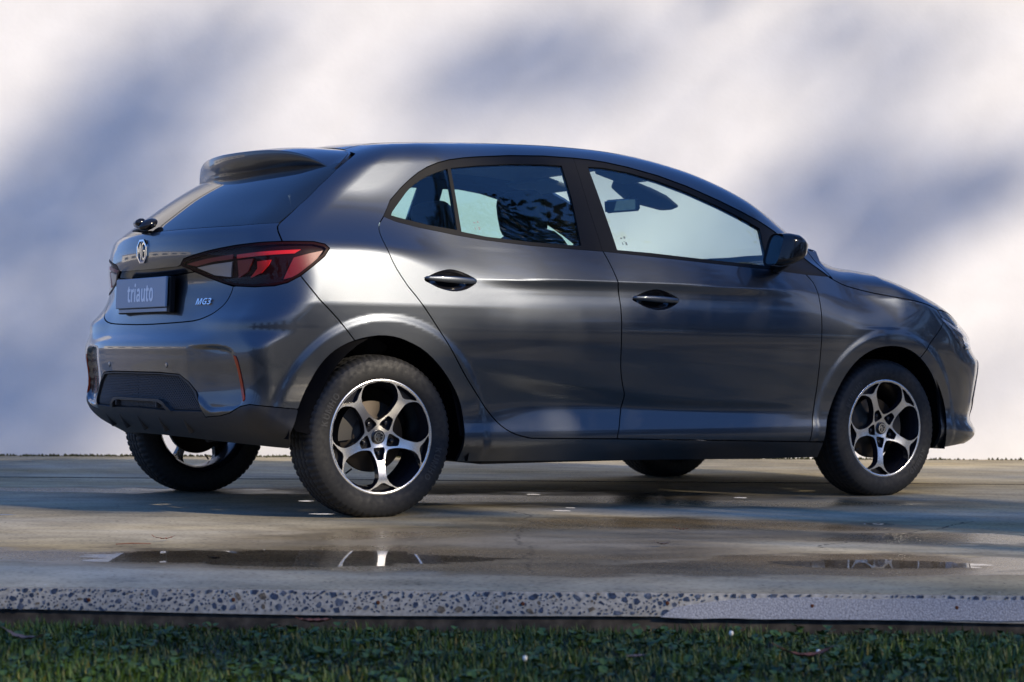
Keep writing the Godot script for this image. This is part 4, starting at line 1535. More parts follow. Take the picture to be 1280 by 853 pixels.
func build_inside() -> void:
	# dark lining behind the outer panels, floor, arches, seats
	var back := vec2s([-0.50, 0.32, -0.55, 0.45, -0.55, 1.0, -0.1, 1.09, 0.4, 1.04, 0.944, 1.015, 1.536, 0.985, 2.05, 0.955, 2.2, 0.93, 2.75, 0.82, 2.85, 0.74, 2.85, 0.24])
	for w in [Vector2(-0.10, 0.29), Vector2(2.46, 0.29)]:
		var circle := PackedVector2Array()
		for k in 40: circle.append(w + Vector2(cos(TAU * k / 40.0) * 0.385 * (0.9 if w.x < 0 else 1.0), sin(TAU * k / 40.0) * 0.40))
		var best := PackedVector2Array()
		var cut := Geometry2D.clip_polygons(back, circle)
		for c in cut:
			if best.size() == 0 or area(c) > area(best): best = c
		back = best
	var lining := panel(back, -0.020, 0.0, Vector2(0.05, 0.03), 0.0)
	var rear_lining := panel(vec2s([MID, 0.30, MID, 1.07, -0.7, 1.07, -0.56, 1.0, -0.56, 0.30]), -0.045, 0.0, Vector2(0.05, 0.03), 0.0)
	mk("lining", car, mats.gap, join([both(lining), both(rear_lining)]))
	var a := acc()
	box(a, at(Vector3(1.28, 0.215, 0)), Vector3(1.62, 0.06, 1.60), 0.02)
	box(a, at(Vector3(0.06, 0.37, 0)), Vector3(0.9, 0.12, 1.0), 0.03)
	box(a, at(Vector3(2.7, 0.30, 0)), Vector3(1.3, 0.2, 1.0), 0.03)
	box(a, at(Vector3(-0.24, 0.62, 0)), Vector3(0.34, 0.5, 1.0), 0.03)
	tube(a, [Vector3(0, 0.30, -0.7), Vector3(0, 0.30, 0.7)], [0.04, 0.04], 10)
	tube(a, [Vector3(-0.46, 0.29, 0.30), Vector3(-0.40, 0.30, 0.30), Vector3(0.2, 0.30, 0.28)], [0.024, 0.026, 0.026], 12)
	box(a, at(Vector3(-0.34, 0.33, 0.28)), Vector3(0.20, 0.11, 0.40), 0.05)
	mk("underbody", car, mats.under, a)
	a = acc()
	box(a, at(Vector3(-0.10, 1.045, 0)), Vector3(0.62, 0.02, 1.24), 0.006)
	mk("parcel_shelf", car, mats.seat_cloth, a)
	# arch liners
	for w in [Vector2(0.0, 0.30), Vector2(2.555, 0.30)]:
		for s in [-1.0, 1.0]:
			var l := acc()
			lathe(l, [Vector2(0.388, 0.872), Vector2(0.392, 0.80), Vector2(0.388, 0.50), Vector2(0.30, 0.49), Vector2(0.05, 0.488)], 40, at(Vector3(w.x, w.y, 0)), -0.25, PI)
			mk("arch_liner", car, mats.gap, l if s > 0 else flip(l))
	# headlining just under the roof
	var rp := vec2s([-0.02, 0.48, 0.7, 0.5, 1.5, 0.49, 1.53, 0.0, 1.5, -0.49, 0.7, -0.5, -0.02, -0.48])
	mk("headlining", car, mats.headliner, panel(rp, -0.035, 0.0, Vector2(0.1, 0.08), 0.0, true))
	# dashboard
	a = acc()
	var prof := [Vector2(1.72, 0.50), Vector2(1.68, 0.80), Vector2(1.72, 0.93), Vector2(1.85, 0.965), Vector2(2.1, 0.965), Vector2(2.34, 0.98)]
	var rows := []
	for p in prof:
		var row := []
		for j in 13: row.append(Vector3(p.x - 0.04 * absf(j - 6.0) / 6.0, p.y, -0.76 + 1.52 * j / 12.0))
		rows.append(row)
	grid(a, rows, false, false, true)
	mk("dashboard", car, mats.dash, a)
	a = acc()
	var ring := []
	for k in 37:
		var t := TAU * k / 36.0
		ring.append(Vector3(1.56, 0.86, 0.37) + Basis(Vector3.BACK, -0.4) * Vector3(0, sin(t) * 0.18, cos(t) * 0.185))
	var rr := []
	for k in 37: rr.append(0.015)
	tube(a, ring, rr, 8)
	box(a, at(Vector3(1.60, 0.845, 0.37), Vector3(0, 0, -0.4)), Vector3(0.07, 0.12, 0.18), 0.03)
	mk("steering_wheel", car, mats.dash, a)
	for z in [0.37, -0.37]: seat(Vector3(1.33, 0.26, z), 0.50, 0.64, 0.26)
	for z in [0.42, 0.0, -0.42]: seat(Vector3(0.33, 0.28, z), 0.42, 0.56, 0.30)
	# interior mirror and the camera housing on the windscreen
	a = acc()
	box(a, at(Vector3(1.735, 1.312, 0.0), Vector3(0, 0.12, 0.08)), Vector3(0.028, 0.062, 0.225), 0.012)
	tube(a, [Vector3(1.745, 1.33, 0), Vector3(1.80, 1.37, 0), Vector3(1.84, 1.395, 0)], [0.010, 0.010, 0.014], 8)
	var im := mk("interior_mirror", car, mats.black_trim, a)
	a = acc()
	box(a, at(Vector3(1.7195, 1.311, 0.0), Vector3(0, 0.12, 0.08)), Vector3(0.004, 0.050, 0.208), 0.002)
	mk("mirror_glass", im, mats.mirror, a)
	a = acc()
	var hr := []
	for k in 6:
		var x: float = [1.70, 1.74, 1.82, 1.90, 1.99, 2.02][k]
		var w: float = [0.02, 0.10, 0.13, 0.13, 0.09, 0.01][k]
		var zt := top_point(Vector2(x, 0)).y - 0.008
		var dp: float = [0.01, 0.05, 0.065, 0.055, 0.03, 0.01][k]
		var row := []
		for j in 14:
			var t := TAU * j / 14.0
			row.append(Vector3(x, zt - dp * (0.5 - 0.5 * sin(t)), cos(t) * w))
		hr.append(row)
	grid(a, hr, true)
	mk("sensor_housing", car, mats.dash, a)
	for z in [-0.37, 0.37]:
		a = acc()
		box(a, at(Vector3(1.52, 1.415, z), Vector3(0, 0, -0.25)), Vector3(0.17, 0.018, 0.36), 0.008)
		mk("sun_visor", car, mats.headliner, a)

func area(p: PackedVector2Array) -> float:
	var s := 0.0
	for k in p.size(): s += p[k].cross(p[(k + 1) % p.size()])
	return absf(s) * 0.5

func pillow(a: Dictionary, x: Transform3D, size: Vector3, power := 0.5) -> void:
	var rows := []
	for k in 13:
		var t := -PI / 2 + PI * k / 12.0
		var row := []
		for j in 24:
			var g := TAU * j / 24.0
			var f := func(v: float) -> float: return signf(v) * absf(v) ** power
			row.append(x * (Vector3(f.call(cos(t)) * f.call(cos(g)), f.call(sin(t)), f.call(cos(t)) * f.call(sin(g))) * size * 0.5))
		rows.append(row)
	grid(a, rows, true, false, true)

func seat(at_floor: Vector3, width: float, back_h: float, seat_h: float) -> void:
	var a := acc()
	pillow(a, at(at_floor + Vector3(0.05, seat_h - 0.07, 0), Vector3(0, 0, 0.12)), Vector3(0.54, 0.18, width))
	pillow(a, at(at_floor + Vector3(-0.27, seat_h + back_h * 0.5, 0), Vector3(0, 0, 0.34)), Vector3(0.16, back_h, width))
	var s := mk("seat", car, mats.seat_cloth, a)
	a = acc()
	var top := at_floor + Vector3(-0.39, seat_h + back_h + 0.05, 0)
	pillow(a, at(top, Vector3(0, 0, 0.2)), Vector3(0.11, 0.21, 0.29), 0.55)
	mk("headrest", s, mats.seat_cloth, a)
	a = acc()
	for z in [-0.06, 0.06]: tube(a, [top + Vector3(0.01, -0.04, z), top + Vector3(0.04, -0.20, z)], [0.006, 0.006], 6)
	mk("headrest_post", s, mats.chrome, a)

# ------------------------------------------------------------------ wheels
func build_wheels() -> void:
	var first := make_wheel()
	var spots := [[0.0, 0.776, 3.0, true, "rear"], [WHEELBASE, 0.772, -10.0, true, "front"], [-0.03, -0.80, 20.0, false, ""], [WHEELBASE, -0.772, 40.0, false, ""]]
	for k in 4:
		var w: Node3D = first if k == 0 else first.duplicate()
		if k > 0:
			w.name = "wheel"
			car.add_child(w, true)
		var s: Array = spots[k]
		w.position = Vector3(s[0], 0.302, s[1])
		if not s[3]: w.rotation.y = PI
		for c in w.get_children():
			var nm := String(c.name)
			if nm.begins_with("spoke_face") or nm.begins_with("centre_cap") or nm.begins_with("lettering") or nm.begins_with("lug_pocket") or nm.begins_with("lug_nut") or nm.begins_with("fork_pocket") or nm.begins_with("cap_mark") or nm.begins_with("valve"):
				c.rotation.z = deg_to_rad(s[2])
		if k == 1 or k == 3: turn_caliper(w, 0.12)
		else: turn_caliper(w, 2.75, mats.dark_caliper)

func turn_caliper(w: Node3D, a: float, m: Material = null) -> void:
	for c in w.get_children():
		if String(c.name).begins_with("caliper"):
			c.rotation.z = a
			if m: c.material_override = m

func make_wheel() -> Node3D:
	var w := Node3D.new()
	w.name = "wheel"
	car.add_child(w, true)
	# tyre with cut tread; flattened where it stands
	var prof := [Vector2(0.205, 0.072), Vector2(0.213, 0.086), Vector2(0.222, 0.0925), Vector2(0.235, 0.0965), Vector2(0.250, 0.0985), Vector2(0.266, 0.0985), Vector2(0.280, 0.0955), Vector2(0.291, 0.0910), Vector2(0.2925, 0.0895), Vector2(0.300, 0.0830), Vector2(0.3055, 0.0740), Vector2(0.3080, 0.0620)]
	var crown := [Vector2(0.3088, 0.050), Vector2(0.3030, 0.0485), Vector2(0.3030, 0.0415), Vector2(0.3096, 0.040), Vector2(0.3102, 0.022), Vector2(0.3042, 0.0205), Vector2(0.3042, 0.0115), Vector2(0.3106, 0.010)]
	prof.append_array(crown)
	var full := prof.duplicate()
	for k in range(prof.size() - 1, -1, -1): full.append(Vector2(prof[k].x, -prof[k].y))
	full.reverse()
	var segs := 288
	var rows := []
	for p in full:
		var row := []
		for s in segs:
			var t := TAU * s / segs
			var r: float = p.x
			var wd: float = absf(p.y)
			if r > 0.299 and wd > 0.05 and s % 4 == 0: r -= 0.005
			elif r > 0.291 and wd > 0.08 and s % 4 == 0: r -= 0.0025
			elif r > 0.308 and wd < 0.05 and s % 6 == 0: r -= 0.004
			var y := maxf(r * sin(t), -0.3005)
			row.append(Vector3(r * cos(t), y, p.y))
		rows.append(row)
	var a := acc()
	grid(a, rows, true, false, true)
	mk("tyre", w, mats.rubber, a)
	# rim: barrel and outer lip
	a = acc()
	lathe(a, [Vector2(0.2175, 0.0865), Vector2(0.2195, 0.0885), Vector2(0.2185, 0.0905), Vector2(0.2130, 0.0915), Vector2(0.2085, 0.0895)], 96)
	flip_faces(a)
	mk("rim_lip", w, mats.machined_alloy, a)
	a = acc()
	lathe(a, [Vector2(0.2085, 0.0895), Vector2(0.203, 0.075), Vector2(0.196, 0.055), Vector2(0.190, 0.02), Vector2(0.190, -0.06), Vector2(0.205, -0.085), Vector2(0.215, -0.088)], 64)
	mk("rim_barrel", w, mats.wheel_black, a)
	# spokes
	var R := 0.2190
	var pol := func(deg: float, r: float) -> Vector2: return Vector2.from_angle(deg_to_rad(deg)) * r * R
	var half := PackedVector2Array()
	for k in 13: half.append(pol.call(3.0 * k, 0.958))
	for k in range(12, -1, -1): half.append(pol.call(3.0 * k, 0.095))
	var win := PackedVector2Array()
	for e in [[0, 0.288], [7, 0.302], [13, 0.327], [19, 0.367], [24, 0.422], [27, 0.482], [28.6, 0.56], [29.4, 0.64], [29.4, 0.71], [27.2, 0.79], [23.0, 0.87], [19.8, 0.915], [17.0, 0.939], [12.0, 0.951], [0, 0.956]]: win.append(pol.call(36.0 - e[0], e[1]))
	win.append(pol.call(42.0, 0.955))
	win.append(pol.call(42.0, 0.30))
	var fork := PackedVector2Array()
	for e in [[-3.0, 0.788], [0.0, 0.788], [2.6, 0.793], [8.6, 0.855], [14.8, 0.915], [15.4, 0.934], [11.0, 0.950], [-3.0, 0.952]]: fork.append(pol.call(e[0], e[1]))
	var lug := PackedVector2Array()
	for e in [[-4.0, 0.178], [0.0, 0.178], [28.5, 0.212], [26.5, 0.252], [10.0, 0.388], [6.0, 0.402], [-3.0, 0.402]]: lug.append(pol.call(e[0], e[1]))
	var pieces: Array = [half]
	for c in [win, fork, lug]:
		var rest: Array = []
		for p in pieces: rest.append_array(Geometry2D.clip_polygons(p, c))
		pieces = rest
	var depth := func(r: float) -> float: return 0.0650 + 0.0245 * smoothstep(0.02, 0.17, r) - 0.004 * (1.0 - smoothstep(0.0, 0.05, r))
	var face := acc()
	var walls := acc()
	for p in pieces:
		if area(p) < 1e-5: continue
		var pl: PackedVector2Array = p
		if Geometry2D.is_polygon_clockwise(pl): pl.reverse()
		for turn in 5:
			for mir in [1.0, -1.0]:
				var bx := Basis(Vector3.BACK, TAU * turn / 5.0 - PI / 2)
				# fill on a fine grid so the bowl of the spokes is smooth
				for cell in cells(pl, 0.006):
					var id := Geometry2D.triangulate_polygon(cell)
					for k in range(0, id.size(), 3):
						var v := []
						for e in 3:
							var q: Vector2 = cell[id[k + e]]
							v.append(bx * Vector3(q.x, q.y * mir, depth.call(q.length())))
						var o: int = face.v.size()
						if (v[1] - v[0]).cross(v[2] - v[0]).z > 0.0: v.reverse()
						for e in 3:
							face.v.append(v[e])
							var rr: float = Vector2(v[e].x, v[e].y).length()
							var sl: float = (depth.call(rr + 0.001) - depth.call(rr - 0.001)) / 0.002
							face.n.append(Vector3(-v[e].x / rr * sl, -v[e].y / rr * sl, 1.0).normalized())
							face.i.append(o + e)
				for k in pl.size():
					var q0 := pl[k]
					var q1 := pl[(k + 1) % pl.size()]
					var a0 := rad_to_deg(q0.angle())
					var a1 := rad_to_deg(q1.angle())
					if (a0 < 0.05 and a1 < 0.05) or (a0 > 35.95 and a1 > 35.95): continue
					var p0: Vector3 = bx * Vector3(q0.x, q0.y * mir, depth.call(q0.length()))
					var p1: Vector3 = bx * Vector3(q1.x, q1.y * mir, depth.call(q1.length()))
					var in0 := p0 * Vector3(1, 1, 0) + Vector3(0, 0, p0.z - 0.032)
					var in1 := p1 * Vector3(1, 1, 0) + Vector3(0, 0, p1.z - 0.032)
					if mir > 0: quad(walls, p0, p1, in1, in0)
					else: quad(walls, p1, p0, in0, in1)
	var sf := mk("spoke_face", w, mats.machined_alloy, face)
	mk("spoke_sides", w, mats.wheel_black, walls).name = "spoke_face_sides"
	# black floors in the fork and nut pockets, with the nuts
	for turn in 5:
		var bx := Basis(Vector3.BACK, TAU * turn / 5.0 - PI / 2)
		for pz in [[fork, 0.066, "fork_pocket"], [lug, 0.050, "lug_pocket"]]:
			a = acc()
			for mir in [1.0, -1.0]:
				var id := Geometry2D.triangulate_polygon(pz[0])
				for k in range(0, id.size(), 3):
					var v := []
					for e in 3:
						var q: Vector2 = pz[0][id[k + e]]
						v.append(bx * Vector3(q.x, maxf(q.y, 0.0) * mir, pz[1]))
					if (v[1] - v[0]).cross(v[2] - v[0]).z > 0.0: v.reverse()
					tri(a, v[0], v[1], v[2])
			mk(pz[2], w, mats.wheel_black, a)
		a = acc()
		lathe(a, [Vector2(0.0100, 0.050), Vector2(0.0095, 0.062), Vector2(0.007, 0.065), Vector2(0.0, 0.065)], 6, Transform3D(bx, bx * Vector3(0.062, 0, 0)))
		mk("lug_nut", w, mats.wheel_black, a)
	# centre cap with its mark
	a = acc()
	lathe(a, [Vector2(0.0265, 0.055), Vector2(0.0265, 0.0685), Vector2(0.0245, 0.0705), Vector2(0.0, 0.0715)], 32)
	flip_faces(a)
	mk("centre_cap", w, mats.gloss_black, a)
	a = acc()
	for k in 8:
		var t0 := TAU * (k + 0.5) / 8.0
		var t1 := TAU * (k + 1.5) / 8.0
		var q := func(t: float, r: float) -> Vector3: return Vector3(cos(t) * r, sin(t) * r, 0.0722)
		quad(a, q.call(t1, 0.0215), q.call(t0, 0.0215), q.call(t0, 0.0185), q.call(t1, 0.0185))
	mk("cap_mark_ring", w, mats.chrome, a).name = "cap_mark"
	letters("cap_mark_letters", w, at(Vector3(0, 0, 0.0698)), 0.40)
	# valve
	a = acc()
	tube(a, [Vector3(0.190, 0.0, 0.06).rotated(Vector3.BACK, deg_to_rad(222)), Vector3(0.165, 0.0, 0.075).rotated(Vector3.BACK, deg_to_rad(222))], [0.004, 0.004], 6)
	mk("valve", w, mats.rubber, a)
	# brake
	a = acc()
	lathe(a, [Vector2(0.135, -0.012), Vector2(0.135, 0.010), Vector2(0.080, 0.010), Vector2(0.074, 0.030), Vector2(0.02, 0.032)], 64)
	flip_faces(a)
	mk("brake_disc", w, mats.disc_iron, a)
	a = acc()
	var cal := PackedVector2Array()
	for k in 9: cal.append(Vector2.from_angle(deg_to_rad(-28 + 7 * k)) * 0.152)
	for k in 9: cal.append(Vector2.from_angle(deg_to_rad(28 - 7 * k)) * 0.096)
	prism(a, cal, at(Vector3(0, 0, -0.03)), 0.060, 0.008)
	mk("caliper", w, mats.caliper, a)
	# raised maker's name on the sidewall, twice round
	var word := "KUMHO"
	var font := SystemFont.new()
	font.font_names = PackedStringArray(["Droid Sans"])
	font.font_weight = 700
	var all := Node3D.new()
	for side in 2:
		for k in 5:
			var t := TextMesh.new()
			t.font = font
			t.text = word[k]
			t.font_size = 32
			t.pixel_size = 0.036 / 32.0
			t.depth = 0.0016
			t.curve_step = 3.0
			t.material = mats.rubber_print
			var ang := deg_to_rad(152.0 + 180.0 * side) - (k - 2) * 0.113
			var o := MeshInstance3D.new()
			o.name = "lettering"
			o.mesh = t
			w.add_child(o, true)
			var b := Basis(Vector3.BACK, ang - PI / 2)
			o.set_meta("spin", ang)
			# carried on a pivot at the hub, so that it turns with the wheel
			var arr := t.surface_get_arrays(0)
			o.mesh = baked(arr, Transform3D(b, b * Vector3(0, 0.249, 0) + Vector3(0, 0, 0.0985)), mats.rubber_print)
	all.free()
	return w

func baked(arr: Array, x: Transform3D, m: Material) -> ArrayMesh:
	var v: PackedVector3Array = arr[Mesh.ARRAY_VERTEX]
	var n: PackedVector3Array = arr[Mesh.ARRAY_NORMAL]
	for k in v.size():
		v[k] = x * v[k]
		n[k] = (x.basis * n[k]).normalized()
	var out := []
	out.resize(Mesh.ARRAY_MAX)
	out[Mesh.ARRAY_VERTEX] = v
	out[Mesh.ARRAY_NORMAL] = n
	out[Mesh.ARRAY_INDEX] = arr[Mesh.ARRAY_INDEX]
	var am := ArrayMesh.new()
	am.add_surface_from_arrays(Mesh.PRIMITIVE_TRIANGLES, out)
	am.surface_set_material(0, m)
	return am

func flip_faces(a: Dictionary) -> void:
	for k in range(0, a.i.size(), 3):
		var s: int = a.i[k]
		a.i[k] = a.i[k + 1]
		a.i[k + 1] = s
	for k in a.n.size(): a.n[k] = -a.n[k]

func cells(pl: PackedVector2Array, step: float) -> Array:
	var out: Array = []
	var lo := Vector2(1e9, 1e9)
	var hi := -lo
	for q in pl:
		lo = lo.min(q)
		hi = hi.max(q)
	var nx := int((hi.x - lo.x) / step) + 1
	var ny := int((hi.y - lo.y) / step) + 1
	for j in ny:
		for i in nx:
			var c := lo + Vector2(i, j) * step
			out.append_array(Geometry2D.intersect_polygons(PackedVector2Array([c, c + Vector2(step, 0), c + Vector2(step, step), c + Vector2(0, step)]), pl))
	return out

# ------------------------------------------------------------------ trees behind the camera and what the paint mirrors
func leaf_mesh() -> ArrayMesh:
	var a := acc()
	quad(a, Vector3(0, 0, 0), Vector3(-0.5, 0.45, 0.1), Vector3(0, 1, 0), Vector3(0.5, 0.45, 0.1))
	var arr := []
	arr.resize(Mesh.ARRAY_MAX)
	arr[Mesh.ARRAY_VERTEX] = a.v
	arr[Mesh.ARRAY_NORMAL] = a.n
	arr[Mesh.ARRAY_INDEX] = a.i
	var am := ArrayMesh.new()
	am.add_surface_from_arrays(Mesh.PRIMITIVE_TRIANGLES, arr)
	am.surface_set_material(0, mats.leaf)
	return am

var leaf: ArrayMesh

func tree(called: String, foot: Vector3, height: float, clumps: Array, leaf_len: float, per: int, tone: Color, label: String, group: String) -> void:
	# clumps: [centre, radius]; a limb runs from the trunk to each group of clumps
	var t := base(called, foot)
	tag(t, label, "hedge" if called == "hedge" else "tree", group)
	var lean := Vector3(rng.randf_range(-0.06, 0.06), 1, rng.randf_range(-0.06, 0.06))
	var path := []
	var rads := []
	for k in 9:
		var s := k / 8.0
		path.append(lean * height * 0.92 * s + Vector3(sin(s * 5.0 + foot.x), 0, cos(s * 4.0 + foot.z)) * 0.25 * s)
		rads.append(0.017 * height * (1.0 - 0.85 * s) + 0.03)
	var a := acc()
	tube(a, path, rads, 10)
	for c in clumps:
		var p: Vector3 = c[0] - foot
		var s0: float = clampf((p.y / height) * 0.75, 0.12, 0.95)
		var k0 := int(s0 * 8.0)
		var b: Vector3 = path[k0].lerp(path[min(k0 + 1, 8)], s0 * 8.0 - k0)
		var r0: float = clampf(rads[k0] * 0.45, 0.02, 0.12)
		tube(a, [b, b.lerp(p, 0.5) + Vector3.UP * 0.08 * b.distance_to(p), p], [r0, r0 * 0.6, 0.012], 6)
	mk("trunk", t, mats.bark, a)
	var n := 0
	for c in clumps: n += int(per * c[1] * c[1] * (c[2] if c.size() > 2 else 1.0))
	var mm := MultiMesh.new()
	mm.transform_format = MultiMesh.TRANSFORM_3D
	mm.use_colors = true
	mm.mesh = leaf
	mm.instance_count = n
	var k := 0
	for c in clumps:
		var m := int(per * c[1] * c[1] * (c[2] if c.size() > 2 else 1.0))
		for j in m:
			if k >= n: break
			var d := Vector3(rng.randfn(), rng.randfn() * 0.8, rng.randfn())
			d = d.normalized() * c[1] * pow(rng.randf(), 0.45)
			var b := Basis.from_euler(Vector3(rng.randf_range(-1.4, 1.4), rng.randf() * TAU, rng.randf_range(-1.4, 1.4)))
			var l := leaf_len * rng.randf_range(0.6, 1.3)
			mm.set_instance_transform(k, Transform3D(b * Basis.from_scale(Vector3(l * 0.42, l, l)), c[0] - foot + d))
			var g := rng.randf_range(0.65, 1.3)
			mm.set_instance_color(k, Color(tone.r * g, tone.g * g, tone.b * g))
			k += 1
	var o := MultiMeshInstance3D.new()
	o.name = "crown"
	o.multimesh = mm
	t.add_child(o)
	o.set_meta("kind", "stuff")

func build_trees() -> void:
	leaf = leaf_mesh()
	var s := sun_dir()
	# what the tall gums behind the camera shade: x, height, distance, radius of the clump
	var shade := [
		[-2.0, 2.28, 11.55, 0.42], [-2.35, 2.0, 11.5, 0.42], [-2.75, 1.65, 11.5, 0.42], [-3.1, 1.2, 11.5, 0.45], [-2.6, 1.25, 11.5, 0.42], [-2.95, 0.55, 11.5, 0.45], [-2.45, 0.62, 11.5, 0.36], [-3.2, 0.15, 11.5, 0.3], [-2.0, 1.75, 11.5, 0.28], [-2.7, 0.2, 11.5, 0.3], [-3.6, 0.9, 11.4, 0.5], [-1.95, 1.2, 11.5, 0.25],
		[-0.38, 2.28, 11.65, 0.22], [-0.1, 2.32, 11.7, 0.27], [0.24, 2.32, 11.7, 0.28], [0.6, 2.38, 11.7, 0.25], [0.95, 2.42, 11.75, 0.18], [0.30, 2.62, 11.7, 0.18],
		[1.95, 2.68, 11.8, 0.2], [2.25, 2.48, 11.85, 0.24], [2.62, 2.46, 11.9, 0.17], [2.05, 1.95, 11.85, 0.2], [2.1, 1.66, 11.85, 0.33], [1.8, 1.6, 11.8, 0.24], [2.4, 1.46, 11.85, 0.3], [2.75, 1.6, 11.9, 0.33], [3.1, 1.65, 11.9, 0.26], [2.06, 1.32, 11.85, 0.25], [2.25, 1.18, 11.85, 0.25], [1.45, 1.5, 11.8, 0.18], [3.0, 0.45, 11.9, 0.2],
		[-0.05, 0.45, 7.5, 0.30, 3.2], [0.25, 0.40, 7.7, 0.3, 3.2], [0.5, 0.5, 7.85, 0.28, 3.2], [0.78, 0.55, 8.05, 0.32, 3.2], [1.05, 0.5, 8.2, 0.3, 3.2], [0.6, 0.22, 7.9, 0.3, 3.2], [0.95, 0.22, 8.1, 0.3, 3.2], [1.2, 0.75, 8.3, 0.16, 2.8], [1.75, 0.55, 8.65, 0.3, 2.8], [1.98, 0.8, 8.8, 0.25, 2.8], [0.35, 1.15, 7.8, 0.22], [0.75, 1.2, 8.0, 0.25], [0.25, 1.47, 8.0, 0.2], [0.8, 1.45, 8.2, 0.22], [1.2, 1.25, 8.3, 0.28], [-0.3, 0.25, 7.3, 0.22, 2.8], [-0.85, 0.45, 7.1, 0.22, 2.8], [2.1, 0.4, 9.0, 0.3, 3.2], [2.12, 0.35, 9.1, 0.28, 3.2], [2.2, 0.65, 9.1, 0.26, 3.2], [1.95, 0.5, 8.95, 0.25, 3.2], [1.9, 1.0, 8.9, 0.22], [0.0, 0.15, 7.4, 0.25, 2.8],
		[-1.9, 0.0, 7.7, 0.4], [-0.2, 0.0, 6.9, 0.26], [-0.5, 0.0, 5.6, 0.3], [-1.4, 0.0, 5.5, 0.36], [0.4, 0.0, 5.7, 0.28], [2.1, 0.0, 5.6, 0.2], [-2.1, 0.0, 5.4, 0.4], [0.3, 0.0, 6.5, 0.2],
		[-1.7, -0.1, 4.7, 0.4], [-1.0, -0.1, 4.7, 0.4], [-0.3, -0.1, 4.6, 0.4], [0.4, -0.1, 4.5, 0.36], [1.0, -0.1, 4.35, 0.3], [-0.6, -0.1, 5.0, 0.3], [0.1, -0.1, 5.0, 0.22], [1.5, -0.1, 4.4, 0.25]]
	var feet := [Vector3(23.5, 0, 7.5), Vector3(31.0, 0, 10.5), Vector3(29.0, 0, 15.5), Vector3(12.6, 0, 1.0)]
	var lots := [[], [], [], []]
	for k in shade.size():
		var q: Array = shade[k]
		var near: bool = q.size() > 4      # a lower tree by the lawn shades the car
		var dist := (11.5 if near else 30.0) + (5.0 if near else 12.0) * fmod(k * 0.618, 1.0)
		var p := Vector3(q[0], q[1], -q[2]) + s * dist
		var best := 3 if near else 0
		for j in (0 if near else 3):
			var dj := Vector2(feet[j].x - p.x, feet[j].z - p.z).length()
			if dj < Vector2(feet[best].x - p.x, feet[best].z - p.z).length(): best = j
		lots[best].append([p, q[3], q[4] if q.size() > 4 else 1.0])
	for j in 4:
		tree("gum_tree", feet[j] + Vector3(0, -0.12, 0), [17.0, 17.0, 17.0, 6.6][j], lots[j], 0.17, 580, Color(0.055, 0.075, 0.035), ["tall gum tree nearest the lawn's edge behind the camera", "tall gum tree furthest right behind the camera", "tall gum tree deepest in the garden behind the camera", "low spreading gum tree on the lawn right of the camera"][j], "gum trees that dapple the wall")
	# a broad tree to the right, mirrored in the side windows
	for j in 2:
		var cl := []
		var foot: Vector3 = [Vector3(17.6, -0.05, -5.6), Vector3(18.5, -0.05, -10.5)][j]
		for k in 44:
			var d := Vector3(rng.randf_range(-3.2, 3.2), 0, rng.randf_range(-2.4, 2.4))
			cl.append([foot + d + Vector3(-5.2 if j == 0 else 0.0, rng.randf_range(10.0, 14.5), 0), rng.randf_range(0.4, 0.95)])
		tree("shade_tree", foot, 13.0, cl, 0.26, 210, Color(0.035, 0.05, 0.02), ["tall dark tree leaning out over the slab's right side", "tall dark tree standing further right past the wall"][j], "broad trees to the right")
	# a dark hedge past the right end of the wall
	var hg := []
	for k in 60: hg.append([Vector3(5.6 + 0.19 * k, rng.randf_range(0.4, 3.4), -13.6 - 0.03 * k + rng.randf_range(-0.5, 0.5)), rng.randf_range(0.55, 0.8)])
	tree("hedge", Vector3(10.5, 0, -13.8), 3.4, hg, 0.14, 420, Color(0.022, 0.035, 0.014), "dense dark hedge past the right end of the wall", "")
	# the belt of trees round the garden
	var n := 0
	for q in [[38.0, -20.0], [41.0, -9.0], [44.0, 3.0], [46.0, 14.0], [42.0, 30.0], [47.0, 8.5], [46.0, 21.0], [30.0, 44.0], [14.0, 48.0], [-4.0, 50.0], [-22.0, 46.0], [-40.0, 34.0], [33.0, -33.0]]:
		var cl := []
		var foot := Vector3(q[0], -0.12, q[1])
		for k in 46:
			var d := Vector3(rng.randfn() * 2.6, 0, rng.randfn() * 2.6)
			cl.append([foot + d + Vector3(0, rng.randf_range(0.6, 10.0), 0), rng.randf_range(1.0, 1.9)])
		tree("belt_tree", foot, 10.0, cl, 0.55, 60, Color(0.028, 0.042, 0.018), "dark bushy tree in the garden belt, " + ["rightmost beside the end of the wall", "second from the wall on the right", "straight out to the right", "fourth along on the right", "at the right rear corner", "between the third and fourth on the right", "before the right rear corner", "behind the tall gums", "right of the camera at the back", "straight behind the camera", "left of the camera at the back", "at the left rear corner", "far beyond the wall on the right"][n], "trees round the garden")
		n += 1
	# low white building across the yard
	var h := base("low_building", Vector3(-46, 0, -34), 0.9)
	tag(h, "long low white building across the yard with dark windows", "building")
	var a := acc()
	box(a, at(Vector3(0, 2.0, 0)), Vector3(30, 4.0, 9.0), 0.03)
	mk("wall", h, mats.far_wall, a)
	a = acc()
	box(a, at(Vector3(0, 4.15, 0)), Vector3(30.8, 0.3, 9.8), 0.05)
	mk("roof", h, mats.far_roof, a)
	for k in 7:
		a = acc()
		box(a, at(Vector3(-12 + 4 * k, 1.9, 4.5)), Vector3(2.2, 1.5, 0.08), 0.01)
		mk("window", h, mats.far_pane, a)

